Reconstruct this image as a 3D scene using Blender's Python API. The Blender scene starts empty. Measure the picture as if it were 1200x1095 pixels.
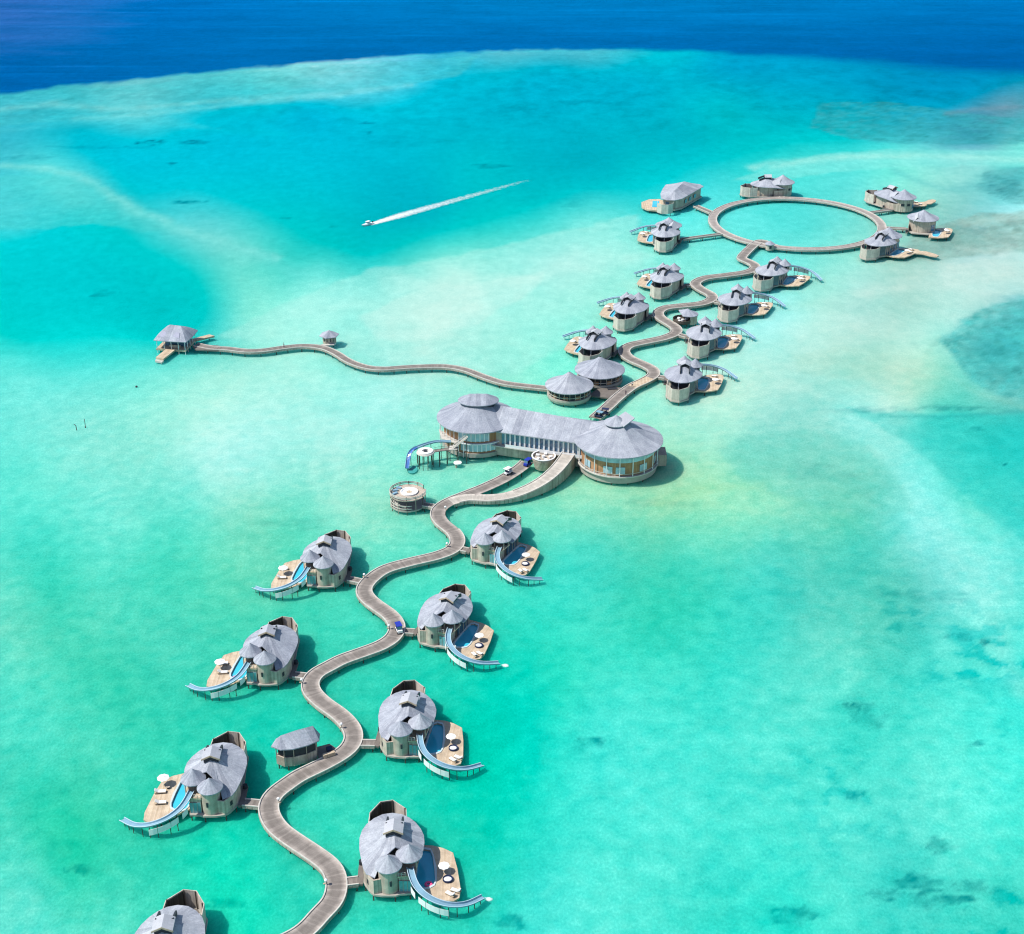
import bpy, math, random
import numpy as np
from mathutils import Vector
from mathutils.geometry import tessellate_polygon
# survey of the place, metres on the lagoon plane (x right, y away)
DEEP = [(-398.4,1172.8,57,106,184),(-265.6,1172.8,24,114,195),(-130.8,1153.9,0,122,195),(0.0,1135.5,0,126,194),(128.9,1135.5,0,122,190),(257.8,1135.5,0,124,195),(385.9,1153.9,0,118,192),(-296.2,1035.7,43,110,185),(-177.7,1035.7,8,113,186),(-308.6,937.9,24,101,175),(-224.9,977.6,0,105,176),(-116.9,1020.6,0,107,177),(0.0,1060.7,0,108,181),(120.1,1051.2,0,108,179),(237.0,1035.7,0,105,177),(313.2,991.6,0,97,168)]
LAGOON = [(-285.9,844.8,58,176,198),(-249.2,855.5,60,183,197),(-219.3,834.4,126,213,217),(-259.4,804.3,53,192,211),(-182.7,900.9,72,193,205),(-139.3,889.2,109,222,222),(-105.7,912.9,143,222,233),(-81.2,937.9,114,215,235),(-45.2,983.2,64,183,216),(0.0,983.2,96,190,206),(56.5,983.2,83,191,209),(-21.7,937.9,43,194,217),(113.0,983.2,17,198,218),(21.4,925.2,0,178,210),(78.3,900.9,0,176,207),(137.0,950.8,0,161,205),(187.2,925.2,0,169,208),(237.8,912.9,0,146,190),(287.2,900.9,0,150,198),(287.6,834.4,46,151,182),(283.1,840.6,175,171,174),(247.9,814.1,68,174,200),(214.6,814.1,41,179,208),(251.3,776.1,40,128,169),(186.7,794.7,18,195,204),(146.2,834.4,0,178,196),(124.6,855.5,43,193,204),(-189.9,708.9,0,196,219),(-159.9,776.1,0,191,218),(-121.8,834.4,0,175,210),(-118.8,776.1,0,195,220),(-70.0,794.7,0,191,215),(-19.5,834.4,0,178,203),(19.1,814.1,0,183,208),(46.7,794.7,0,185,205),(90.5,767.1,0,178,194),(-121.9,679.0,0,195,210),(-79.8,664.9,0,192,207),(-37.8,625.4,0,179,194),(8.1,679.0,0,184,195),(42.2,708.9,0,174,190),(64.5,724.7,0,191,200),(-16.9,708.9,0,195,204),(-257.1,749.6,63,187,205),(-221.6,749.6,17,186,210),(-232.1,708.9,99,229,226),(-231.4,664.9,70,206,215),(-201.3,671.9,114,214,213),(-207.9,638.1,50,202,211),(-174.8,644.6,46,194,198),(-147.5,607.2,95,214,215),(-125.9,589.8,121,215,210),(-106.2,578.7,117,226,214),(-97.5,568.0,81,211,200),(-182.9,601.3,0,206,210),(-215.7,613.2,88,215,222),(-205.3,578.7,0,207,212),(-162.1,547.5,0,199,204),(-175.0,510.0,0,207,208),(-133.0,537.7,0,203,202),(-126.9,557.6,31,202,199),(-129.9,492.9,0,195,195),(-109.0,497.1,52,204,203),(-101.8,510.0,135,236,218),(-81.9,528.2,147,246,233),(-89.2,557.6,58,207,196),(-74.3,547.5,153,245,235),(-60.2,578.7,26,196,198),(-69.7,568.0,58,204,196),(-43.2,589.8,42,200,194),(-28.3,578.7,105,233,218),(-14.6,601.3,66,213,204),(0.0,578.7,125,233,223),(20.9,568.0,191,239,234),(14.9,613.2,94,226,217),(37.8,625.4,132,241,231),(53.9,638.1,75,221,220),(-33.3,537.7,180,240,229),(-23.5,542.5,230,246,236),(-31.1,497.1,196,238,223),(-48.4,519.0,145,240,228),(-54.9,484.7,145,237,223),(0.0,519.0,152,242,227),(0.0,468.9,150,239,220),(-15.2,484.7,180,245,232),(27.0,547.5,156,241,226),(41.4,510.0,147,240,219),(28.9,453.9,127,255,233),(-169.8,461.3,118,240,230),(-176.8,484.7,31,209,202),(-148.3,468.9,71,228,220),(-123.0,461.3,119,238,224),(-101.1,453.9,161,239,220),(-79.0,461.3,170,244,228),(-56.3,439.8,156,245,231),(-137.2,426.3,138,234,221),(-152.6,413.5,114,232,220),(-108.4,419.8,160,240,223),(-80.3,413.5,172,247,237),(-52.9,407.3,177,244,235),(-41.2,426.3,169,246,238),(-89.4,389.7,175,246,237),(-114.9,389.7,132,231,214),(-139.8,378.6,109,234,215),(-74.9,378.6,159,243,231),(-49.9,378.6,157,235,217),(-38.3,389.7,136,237,218),(-130.8,348.1,87,227,209),(-108.6,352.9,126,239,222),(-88.3,357.8,104,231,211),(-71.6,357.8,131,222,191),(-58.7,350.5,94,222,193),(-47.7,357.8,150,233,212),(-37.4,348.1,146,226,198),(-118.6,321.2,60,210,183),(-94.1,329.8,75,218,190),(-74.0,329.8,110,222,189),(-68.6,338.8,120,223,196),(-36.2,334.2,107,236,211),(-118.1,297.4,116,224,198),(-100.4,301.2,98,222,195),(-82.1,293.7,85,215,190),(-92.2,276.2,59,206,174),(-109.8,276.2,83,223,197),(-100.7,251.2,87,226,204),(-87.9,251.2,93,225,198),(-88.6,239.8,68,206,174),(-96.1,229.2,56,206,173),(-82.3,215.7,44,208,168),(-91.4,207.7,100,227,208),(-76.4,205.4,90,222,198),(-51.0,205.4,44,234,197),(-66.1,216.9,56,211,180),(-43.6,209.9,56,213,187),(-30.8,269.6,56,207,182),(-52.1,257.1,44,209,183),(-38.1,231.8,70,223,196),(0.0,245.4,30,218,189),(-6.7,219.3,44,213,186),(56.3,439.8,177,242,226),(87.8,461.3,172,236,222),(71.4,426.3,196,248,225),(57.5,401.3,145,232,210),(43.4,362.8,159,225,181),(56.8,373.2,178,239,194),(80.3,413.5,151,226,215),(71.5,389.7,114,220,201),(87.3,378.6,128,220,197),(72.4,362.8,170,240,200),(96.5,362.8,132,221,189),(99.3,401.3,147,221,206),(106.1,373.2,109,204,184),(23.9,357.8,150,233,200),(11.9,357.8,131,228,194),(22.9,338.8,69,211,192),(45.8,338.8,94,221,198),(68.6,338.8,93,218,202),(91.5,338.8,79,210,193),(11.3,334.2,79,223,205),(21.5,313.0,83,221,199),(43.1,313.0,70,213,186),(31.2,299.3,58,211,183),(63.4,305.1,75,215,199),(49.0,276.2,76,226,209),(29.4,276.2,81,230,210),(9.8,276.2,56,224,195),(3.8,260.1,30,215,196),(18.6,257.1,80,232,218),(36.0,245.4,87,233,218),(57.8,269.6,96,230,213),(79.9,283.0,116,232,213),(75.1,260.1,63,216,199),(101.7,290.1,87,223,209),(75.4,313.0,96,208,192),(103.5,305.1,88,204,194),(97.9,317.1,88,199,181),(110.5,416.6,148,251,247),(114.8,378.6,144,252,248),(116.8,348.1,150,247,243),(118.6,321.2,148,243,235),(118.1,297.4,115,234,219),(115.7,276.2,66,229,216),(135.5,419.8,58,212,202),(143.8,401.3,56,209,199),(147.2,378.6,83,221,210),(134.2,367.9,90,222,200),(137.8,348.1,90,225,213),(129.2,395.4,105,223,206),(158.0,413.5,31,184,183),(127.4,321.2,133,237,228),(167.7,484.7,57,175,189),(185.0,501.3,77,187,199),(157.2,468.9,119,221,214),(169.8,461.3,87,213,216),(156.8,446.8,148,219,203),(164.0,433.0,158,203,190),(152.5,484.7,157,239,226),(141.6,453.9,158,225,197),(125.9,461.3,160,221,202),(115.6,453.9,155,227,210),(125.1,433.0,215,240,220),(142.2,492.9,209,254,243),(108.2,492.9,197,244,232),(131.1,528.2,181,233,227),(146.3,510.0,144,208,194),(168.8,547.5,191,234,226),(188.6,557.6,178,226,224),(208.9,578.7,198,233,225),(235.7,679.0,108,222,226),(238.2,701.2,58,173,179),(204.1,638.1,142,205,202),(204.8,601.3,152,214,217),(179.9,589.8,152,211,202),(156.8,568.0,167,219,206),(223.2,625.4,195,253,255),(139.4,568.0,161,238,225),(236.6,724.7,192,255,243),(195.5,732.9,122,244,226),(150.6,724.7,90,228,221),(118.1,708.9,55,215,212),(264.1,758.3,136,241,227),(102.5,686.3,79,216,217),(127.5,619.2,88,222,217),(165.6,693.7,100,225,223),(84.7,638.1,109,247,244),(96.8,519.0,159,255,255),(116.4,537.7,159,235,218),(76.7,568.0,129,235,221),(177.6,519.0,201,235,222),(69.2,231.8,103,236,219),(86.5,231.8,110,238,221),(100.3,231.8,96,244,226),(58.2,219.3,93,232,216),(73.8,214.5,66,209,198),(91.0,201.1,67,210,193),(32.1,207.7,81,228,211),(16.6,219.3,85,233,216),(3.2,207.7,70,225,212),(15.7,201.1,98,237,221),(62.3,198.9,87,228,211),(50.2,201.1,56,225,206)]
REEF_EDGE = [(-397.0, 851.2), (-342.8, 866.5), (-306.0, 877.7), (-279.9, 893.8), (-247.2, 908.1), (-215.0, 930.2), (-164.8, 953.4), (-112.2, 974.9), (-57.4, 1000.1), (0.0, 1011.7), (46.5, 1014.7), (92.8, 1011.7), (143.5, 1000.1), (197.8, 983.2), (249.2, 961.4), (283.6, 945.6), (323.2, 932.8), (371.7, 917.8), (443.8, 900.9)]
PATCHES = [(-191.4,763.6,9.0,5.3,0.5),(-166.7,763.6,9.9,5.3,0.45),(-170.6,721.5,3.5,2.4,0.5),(-150.5,655.3,7.9,3.4,0.5),(-158.7,533.9,6.0,3.8,0.35),(-101.7,630.5,3.0,1.9,0.4),(-78.7,618.0,2.7,1.8,0.5),(-81.3,806.2,4.7,3.9,0.4),(-78.5,785.3,2.8,2.8,0.4),(-8.5,716.7,10.6,4.0,0.3),(17.1,253.2,3.7,2.3,0.4),(0.0,201.1,3.1,2.1,0.4),(76.5,267.0,2.0,1.2,0.5),(78.8,265.1,4.6,5.7,0.25),(113.6,292.6,1.6,1.5,0.5),(108.1,294.8,4.5,1.5,0.4),(101.4,253.5,2.2,1.2,0.4),(144.9,411.6,2.4,1.5,0.5),(146.7,387.4,1.2,1.1,0.6),(70.3,237.1,2.5,2.5,0.4),(77.8,211.1,5.7,2.8,0.4),(79.1,206.5,7.2,2.6,0.5),(87.2,209.9,4.9,1.8,0.3),(70.7,208.3,4.8,1.5,0.3),(51.2,202.2,4.7,3.0,0.35),(84.7,221.7,3.3,2.4,0.35),(-82.1,215.0,3.3,1.9,0.35),(-53.3,205.4,3.9,1.4,0.3),(112.5,426.3,16.5,2.6,0.18),(143.1,427.6,13.7,2.7,0.3),(41.0,362.8,14.5,2.5,0.12),(-59.9,350.5,10.6,2.9,0.15),(160.5,480.6,15.1,17.6,0.15),(167.6,453.9,11.5,8.7,0.12),(105.5,313.0,10.8,3.2,0.15),(90.9,384.0,10.1,6.7,0.1),(233.8,686.3,12.3,20.6,0.25),(195.1,619.2,18.7,12.2,0.12),(49.8,855.5,20.0,8.6,0.15),(-143.7,920.3,31.9,7.4,0.1),(-243.3,732.9,21.7,4.9,0.2),(-213.6,753.1,26.7,4.3,0.2),(-58.8,767.1,27.1,10.8,0.1),(9.8,834.4,24.3,10.3,0.12),(244.8,877.7,30.6,11.4,0.12),(19.8,658.0,23.7,8.2,0.1)]
LANE = [(107.0, 433.0), (111.8, 410.4), (114.8, 378.6), (116.8, 348.1), (118.6, 321.2), (118.0, 295.6), (116.6, 272.9)]
STREAKS = [([(-293.7,838.5),(-267.9,851.2),(-230.1,838.5),(-197.6,847.0),(-155.9,864.3),(-102.0,877.7),(-62.6,900.9)],2.5,0.3,(150,228,225)),([(-243.2,814.1),(-203.3,828.2),(-158.8,851.2),(-101.3,870.9)],2.0,0.22,(150,235,230)),([(-309.6,889.2),(-262.9,908.1),(-214.4,927.7),(-164.0,948.2),(-111.6,969.4),(-57.1,994.4),(0.0,1005.9),(57.7,1005.9)],1.1,0.35,(70,215,230)),([(-278.8,790.9),(-249.5,802.4),(-209.8,814.1),(-163.3,794.7),(-123.4,776.1)],2.9,0.12,(110,225,225)),([(-255.6,716.7),(-233.0,712.0),(-212.7,699.7),(-192.3,676.1),(-167.5,638.1),(-143.2,613.2),(-119.1,592.1),(-96.7,574.4)],1.7,0.5,(135,228,222)),([(-185.8,658.0),(-158.4,622.9),(-131.2,599.0),(-101.8,573.3),(-85.5,555.5)],2.5,0.25,(110,215,210)),([(118.8,713.6),(142.0,724.7),(169.8,734.5),(201.0,737.8),(230.7,734.5),(262.9,726.3)],1.8,0.55,(165,240,230)),([(193.8,744.5),(229.1,744.5),(267.1,739.5)],1.3,0.3,(120,225,220)),([(-50.6,547.5),(-19.8,532.9),(6.8,555.5),(35.0,570.1),(56.5,576.5)],2.7,0.25,(200,246,236)),([(-85.7,508.3),(-58.8,526.3),(-33.3,537.7)],2.9,0.2,(190,247,236)),([(-25.3,505.6),(-30.7,488.7),(-32.9,472.8)],3.1,0.15,(198,245,234)),([(133.7,532.9),(154.9,545.5),(175.6,547.5),(206.4,559.6)],2.0,0.3,(205,236,226)),([(199.8,622.9),(216.4,627.9),(234.8,638.1)],1.5,0.3,(195,228,220)),([(174.2,568.0),(188.6,557.6),(202.6,547.5)],2.1,0.25,(205,235,225)),([(187.1,589.8),(196.3,584.2),(207.7,586.5)],1.1,0.35,(205,235,228)),([(100.9,468.9),(117.1,461.3),(134.3,459.8)],2.3,0.12,(180,215,190)),([(41.0,362.8),(56.6,372.1),(71.6,373.2)],1.7,0.25,(170,225,170)),([(71.1,386.8),(90.7,382.9),(108.0,370.6)],2.3,0.22,(95,200,185)),([(117.0,421.8),(135.7,420.5),(158.4,423.7),(166.8,424.4)],0.6,0.35,(55,165,165)),([(153.5,488.7),(144.9,472.8),(147.3,453.9),(154.4,438.4),(165.1,427.6)],0.9,0.25,(150,215,195)),([(83.6,443.2),(93.8,445.4),(107.0,433.0)],1.7,0.15,(200,240,225)),([(293.2,844.8),(269.3,838.5),(246.9,828.2)],1.7,0.5,(120,160,180)),([(107.5,488.7),(112.9,510.0),(114.2,468.9),(114.1,446.8)],0.4,0.12,(150,215,195)),([(189.9,708.9),(205.3,671.9),(229.7,686.3),(252.8,701.2)],2.5,0.35,(85,190,195)),([(162.8,578.7),(185.0,595.5),(207.3,603.6),(219.5,595.5)],2.6,0.4,(140,188,180)),([(85.7,508.3),(96.8,519.0),(116.9,522.6)],1.6,0.25,(150,215,195))]
REGIONS = [([(301.1,531.0),(196.0,526.3),(183.2,521.7),(171.2,510.0),(158.3,492.9),(153.1,484.7),(153.2,472.8),(153.4,461.3),(153.8,448.2),(159.1,437.0),(169.1,431.6),(244.3,432.3)],(84,190,188),0.7,1.2,1.0),([(105.9,427.6),(120.2,423.7),(138.9,422.4),(163.9,423.7),(263.8,420.5),(207.5,337.4),(137.3,338.8),(131.3,357.8),(126.2,384.0),(121.0,404.3),(113.2,416.6)],(58,208,200),0.55,1.2,0.3),([(108.1,690.7),(129.7,715.2),(157.6,739.5),(194.6,747.9),(230.0,747.9),(399.8,747.9),(393.6,716.7),(234.8,718.3),(195.6,715.2),(159.7,705.8),(123.7,690.7)],(140,238,230),0.5,1.3,0.15),([(229.9,704.3),(246.6,715.2),(393.6,716.7),(351.5,644.6),(231.2,651.3),(224.2,667.7)],(100,184,188),0.7,1.2,0.7),([(173.4,607.2),(192.3,622.9),(211.8,638.1),(231.8,640.7),(347.5,624.2),(305.0,572.2),(210.2,583.1),(191.2,578.7),(173.6,572.2),(162.8,578.7)],(145,188,180),0.75,1.2,0.8),([(177.7,568.0),(193.2,573.3),(210.4,572.2),(305.6,565.9),(301.1,531.0),(191.4,532.9),(176.3,537.7),(169.4,549.5)],(196,236,228),0.5,1.2,0.3),([(117.6,526.3),(132.6,535.8),(144.6,530.1),(144.8,517.2),(130.1,508.3),(116.1,510.0)],(165,225,212),0.28,1.2,0.4),([(98.6,472.8),(114.6,478.2),(132.0,475.1),(141.4,465.1),(141.6,453.9),(126.1,449.6),(109.2,451.1),(97.4,457.6)],(172,222,202),0.28,1.2,0.3),([(62.0,395.4),(74.1,407.3),(91.0,413.5),(107.2,401.3),(112.9,381.3),(113.4,357.8),(101.5,352.9),(84.5,362.8),(69.1,373.2)],(112,212,196),0.4,1.2,0.3),([(-105.5,486.3),(-95.2,508.3),(-79.2,532.9),(-58.5,559.6),(-28.2,575.5),(0.0,595.5),(29.9,615.6),(55.6,635.5),(54.0,547.5),(24.4,484.7),(0.0,453.9),(-35.4,465.1),(-60.1,476.7),(-84.8,480.6)],(172,243,232),0.4,1.6,0.15),([(-57.1,508.3),(-39.6,532.9),(-13.5,547.5),(13.8,559.6),(6.6,532.9),(-12.5,501.3),(-30.6,486.3),(-48.8,484.7)],(200,246,236),0.45,1.4,0.15),([(-415.3,873.2),(-243.7,893.8),(-162.8,940.4),(-83.9,972.2),(-22.7,988.8),(-32.1,925.2),(-87.9,891.5),(-137.1,873.2),(-183.6,851.2),(-228.9,814.1),(-363.5,779.8)],(84,203,210),0.45,2.1,0.6),([(-332.2,701.2),(-225.2,699.7),(-200.6,684.8),(-177.0,654.0),(-149.3,615.6),(-159.4,610.8),(-184.8,622.9),(-205.3,615.6),(-304.3,607.2)],(88,214,212),0.4,1.7,0.5),([(179.4,855.5),(220.3,859.9),(252.3,830.2),(295.6,814.1),(278.7,761.8),(232.8,758.3),(185.4,767.1),(163.3,794.7)],(66,168,178),0.6,1.8,0.9)]
MAIN = [(-53.3, 185.1), (-45.4, 191.0), (-38.1, 196.1), (-35.2, 200.9), (-33.2, 204.6), (-33.0, 209.1), (-34.5, 213.3), (-37.9, 216.8), (-42.1, 220.4), (-46.0, 224.1), (-48.3, 227.9), (-49.2, 231.5), (-48.4, 234.9), (-46.2, 237.9), (-44.2, 240.4), (-40.2, 243.7), (-36.6, 247.1), (-34.5, 250.3), (-34.1, 254.1), (-35.4, 257.8), (-38.2, 261.8), (-41.8, 265.5), (-44.9, 269.7), (-46.0, 273.3), (-45.1, 277.0), (-42.1, 280.2), (-39.8, 282.6), (-35.7, 285.3), (-31.1, 288.5), (-28.5, 291.9), (-27.7, 296.0), (-28.7, 299.8), (-30.8, 303.1), (-33.8, 306.5), (-36.2, 309.9), (-37.4, 313.3), (-36.7, 317.2), (-33.0, 323.3), (-26.4, 327.2), (-19.7, 330.4), (-15.7, 333.8), (-14.5, 338.1), (-15.7, 343.0), (-19.0, 348.2), (-20.6, 352.8), (-20.0, 357.0), (-17.3, 360.7), (-12.6, 364.8), (-6.9, 369.8), (-1.7, 375.4), (2.9, 382.2), (4.4, 385.5)]
RAMP = [(-17.3, 360.7, 1.8), (-12.5, 363.0, 1.8), (-7.2, 362.6, 1.8), (-1.7, 363.3, 2.0), (4.0, 366.1, 2.6), (9.0, 370.2, 3.5), (12.6, 374.9, 4.4), (15.2, 380.3, 5.0)]
BACK = [(26.1, 416.0), (30.6, 424.4), (34.6, 432.3), (39.4, 440.2), (44.0, 445.1), (47.2, 449.4), (47.9, 453.8), (45.9, 457.8), (42.7, 461.6), (39.8, 466.1), (39.0, 471.5), (41.4, 476.2), (47.7, 479.8), (54.0, 483.2), (58.4, 487.5), (59.4, 492.5), (57.0, 498.4), (54.6, 503.2), (54.2, 508.4), (57.2, 513.3), (64.1, 515.6), (71.4, 517.8), (75.6, 522.0), (76.4, 527.1), (73.5, 532.8), (71.7, 537.6), (71.8, 541.0), (76.1, 546.4), (85.6, 549.9), (93.9, 553.5), (97.8, 558.6), (97.5, 563.8), (94.7, 568.6), (94.6, 572.9), (98.0, 576.7)]
JETTY = [(-111.5, 477.0), (-105.2, 473.9), (-99.4, 473.1), (-92.8, 471.1), (-86.6, 471.5), (-79.8, 474.2), (-72.9, 475.8), (-66.0, 473.9), (-60.7, 468.6), (-56.2, 462.3), (-50.2, 457.1), (-43.9, 455.2), (-34.8, 456.7), (-23.2, 457.4), (-15.9, 454.5), (-10.0, 449.1), (-2.8, 443.4), (5.6, 440.6), (13.5, 438.5)]
# ------------------------------------------------------------------ helpers
SC = bpy.context.scene
COLL = SC.collection
rnd = random.Random(7)
PI = math.pi

class MB:
    def __init__(s): s.v = []; s.f = []; s.uv = {}
    def add(s, vs, fs, uvs=None):
        o = len(s.v); s.v += [tuple(v) for v in vs]
        for i, f in enumerate(fs):
            if uvs: s.uv[len(s.f)] = uvs[i]
            s.f.append(tuple(o + k for k in f))
        return s
    def box(s, c, d, rz=0.0):
        x, y, z = d[0]/2, d[1]/2, d[2]/2; a, b = math.cos(rz), math.sin(rz)
        vs = []
        for sx, sy, sz in ((-1,-1,-1),(1,-1,-1),(1,1,-1),(-1,1,-1),(-1,-1,1),(1,-1,1),(1,1,1),(-1,1,1)):
            px, py = sx*x, sy*y
            vs.append((c[0]+px*a-py*b, c[1]+px*b+py*a, c[2]+sz*z))
        return s.add(vs, [(3,2,1,0),(4,5,6,7),(0,1,5,4),(1,2,6,5),(2,3,7,6),(3,0,4,7)])
    def prism(s, poly, z0, z1, top=True, bot=True):
        n = len(poly)
        if sum(poly[i][0]*poly[(i+1)%n][1]-poly[(i+1)%n][0]*poly[i][1] for i in range(n)) < 0: poly = poly[::-1]
        vs = [(p[0], p[1], z0) for p in poly] + [(p[0], p[1], z1) for p in poly]
        fs = [(i, (i+1) % n, n+(i+1) % n, n+i) for i in range(n)]
        if top: fs.append(tuple(range(n, 2*n)))
        if bot: fs.append(tuple(range(n-1, -1, -1)))
        return s.add(vs, fs)
    def prism_hole(s, outer, hole, z0, z1):
        A = [Vector((p[0], p[1], 0)) for p in outer]; B = [Vector((p[0], p[1], 0)) for p in hole]
        tri = tessellate_polygon([A, B]); P = list(outer)+list(hole); o = len(P)
        vs = [(p[0], p[1], z1) for p in P] + [(p[0], p[1], z0) for p in P]
        fs = []
        for t in tri:
            a, b, c = [P[k] for k in t]
            if (b[0]-a[0])*(c[1]-a[1])-(b[1]-a[1])*(c[0]-a[0]) < 0: t = (t[0], t[2], t[1])
            fs.append(tuple(t)); fs.append((t[0]+o, t[2]+o, t[1]+o))
        n = len(outer); m = len(hole)
        ring = lambda poly, base, flip: [((base+i, base+(i+1) % len(poly), base+(i+1) % len(poly)+o, base+i+o) if flip else (base+(i+1) % len(poly), base+i, base+i+o, base+(i+1) % len(poly)+o)) for i in range(len(poly))]
        area = lambda poly: sum(poly[i][0]*poly[(i+1) % len(poly)][1]-poly[(i+1) % len(poly)][0]*poly[i][1] for i in range(len(poly)))
        fs += ring(outer, 0, area(outer) < 0) + ring(hole, n, area(hole) > 0)
        return s.add(vs, fs)
    def lathe(s, c, prof, n=32, a0=0.0, a1=2*PI, sx=1, sy=1):
        full = abs(a1-a0) > 2*PI-1e-4; m = n if full else n+1; k = len(prof)
        vs = []
        for i in range(m):
            a = a0+(a1-a0)*i/n
            for r, z in prof: vs.append((c[0]+sx*r*math.cos(a), c[1]+sy*r*math.sin(a), c[2]+z))
        fs = []
        for i in range(n):
            j = (i+1) % m
            for q in range(k-1):
                fs.append((i*k+q, j*k+q, j*k+q+1, i*k+q+1))
        return s.add(vs, fs)
    def cyl(s, c, r, z0, z1, n=10):
        return s.prism([(c[0]+r*math.cos(2*PI*i/n), c[1]+r*math.sin(2*PI*i/n)) for i in range(n)], z0, z1)
    def bar(s, p, q, r=.06, n=6):
        p, q = Vector(p), Vector(q); d = (q-p).normalized()
        a = d.orthogonal().normalized(); b = d.cross(a)
        vs = [tuple(e + r*(math.cos(2*PI*i/n)*a + math.sin(2*PI*i/n)*b)) for e in (p, q) for i in range(n)]
        return s.add(vs, [(i, (i+1) % n, n+(i+1) % n, n+i) for i in range(n)] + [tuple(range(n-1, -1, -1)), tuple(range(n, 2*n))])
    def sweep(s, path, sec, closed=False, cap=True):
        """section points (offset to the left, dz) swept along a 3-D path; UV = metres along, offset"""
        n = len(path); k = len(sec); vs = []; S = [0.0]
        for i in range(n):
            a = path[(i-1) % n] if (closed or i > 0) else path[i]
            b = path[(i+1) % n] if (closed or i < n-1) else path[i]
            tx, ty = b[0]-a[0], b[1]-a[1]; L = math.hypot(tx, ty) or 1
            nx, ny = -ty/L, tx/L
            for o, dz in sec: vs.append((path[i][0]+nx*o, path[i][1]+ny*o, path[i][2]+dz))
            if i < n-1: S.append(S[-1]+math.dist(path[i], path[i+1]))
        S.append(S[-1]+math.dist(path[-1], path[0]))
        fs, us = [], []
        for i in range(n if closed else n-1):
            j = (i+1) % n
            for q in range(k):
                r = (q+1) % k
                fs.append((i*k+q, i*k+r, j*k+r, j*k+q))
                us.append(((S[i], sec[q][0]), (S[i], sec[r][0]), (S[i+1], sec[r][0]), (S[i+1], sec[q][0])))
        if cap and not closed:
            fs += [tuple(range(k-1, -1, -1)), tuple((n-1)*k+q for q in range(k))]
            us += [tuple((0, sec[q][0]) for q in range(k-1, -1, -1)), tuple((S[n-1], sec[q][0]) for q in range(k))]
        return s.add(vs, fs, us)
    def build(s, name, mat, parent=None, m=1, smooth=False):
        me = bpy.data.meshes.new(name)
        v = [(m*p[0], p[1], p[2]) for p in s.v]
        f = s.f if m > 0 else [t[::-1] for t in s.f]
        me.from_pydata(v, [], f)
        if s.uv:
            ul = me.uv_layers.new(name='UVMap')
            for p in me.polygons:
                u = s.uv.get(p.index)
                if u:
                    u = u if m > 0 else u[::-1]
                    for q, li in enumerate(p.loop_indices): ul.data[li].uv = u[q]
        me.materials.append(mat)
        if smooth: me.polygons.foreach_set('use_smooth', [True]*len(me.polygons))
        me.validate()
        o = bpy.data.objects.new(name, me); COLL.objects.link(o)
        if parent: o.parent = parent
        return o

def tag(o, label, cat, group=None, kind=None):
    if label: o['label'] = label
    if cat: o['category'] = cat
    if group: o['group'] = group
    if kind: o['kind'] = kind
    return o

def thing(name, label=None, cat=None, loc=(0,0,0), rz=0.0, group=None):
    o = bpy.data.objects.new(name, None); COLL.objects.link(o)
    o.empty_display_size = .5; o.location = loc; o.rotation_euler = (0, 0, rz)
    return tag(o, label, cat, group)

def copy_tree(o, parent=None):
    c = o.copy(); COLL.objects.link(c)
    if parent: c.parent = parent
    for ch in [x for x in o.children]: copy_tree(ch, c)
    return c

def shared(name, me, loc, parent, rz=0.0):
    o = bpy.data.objects.new(name, me); COLL.objects.link(o); o.location = loc; o.rotation_euler = (0, 0, rz); o.parent = parent
    return o

def smooth_path(pts, step=1.0, closed=False):
    P = [Vector(p if len(p) == 3 else (p[0], p[1], 1.8)) for p in pts]; n = len(P); out = []
    for i in range(n if closed else n-1):
        g = (lambda k: P[k % n]) if closed else (lambda k: P[max(0, min(n-1, k))])
        a, b, c, d = g(i-1), g(i), g(i+1), g(i+2)
        m = max(2, int((c-b).length/step))
        for k in range(m):
            t = k/m
            out.append(.5*((2*b)+(c-a)*t+(2*a-5*b+4*c-d)*t*t+(3*b-a-3*c+d)*t**3))
    if not closed: out.append(P[-1])
    for _ in range(2):   # relax the small kinks of the survey points
        q = [v.copy() for v in out]
        for i in range(len(out) if closed else 0): q[i] = (out[i-1]+2*out[i]+out[(i+1) % len(out)])/4
        if not closed:
            for i in range(1, len(out)-1): q[i] = (out[i-1]+2*out[i]+out[i+1])/4
        out = q
    return [tuple(v) for v in out]

# ------------------------------------------------------------------ materials
def M(name, col, rough=.7, spec=.3):
    m = bpy.data.materials.new(name); m.use_nodes = True
    nt = m.node_tree; b = nt.nodes['Principled BSDF']
    b.inputs['Base Color'].default_value = (*col, 1); b.inputs['Roughness'].default_value = rough
    b.inputs['Specular IOR Level'].default_value = spec
    return m, nt, b
def N(nt, t, **kw):
    n = nt.nodes.new(t)
    for k, v in kw.items():
        if k.startswith('i_'):
            key = k[2:].replace('_', ' ')
            n.inputs[int(key) if key.isdigit() else key].default_value = v
        else: setattr(n, k, v)
    return n
def mathn(nt, op, a, b=None, clamp=False):
    n = nt.nodes.new('ShaderNodeMath'); n.operation = op; n.use_clamp = clamp
    for i, x in enumerate((a, b)):
        if x is None: continue
        if isinstance(x, (int, float)): n.inputs[i].default_value = x
        else: nt.links.new(x, n.inputs[i])
    return n.outputs[0]
def mix(nt, f, a, b, mode='MIX'):
    n = nt.nodes.new('ShaderNodeMix'); n.data_type = 'RGBA'; n.blend_type = mode
    for s, x in ((n.inputs[0], f), (n.inputs[6], a), (n.inputs[7], b)):
        if isinstance(x, (int, float)): s.default_value = x
        elif isinstance(x, tuple): s.default_value = (*x, 1) if len(x) == 3 else x
        else: nt.links.new(x, s)
    return n.outputs[2]
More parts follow.
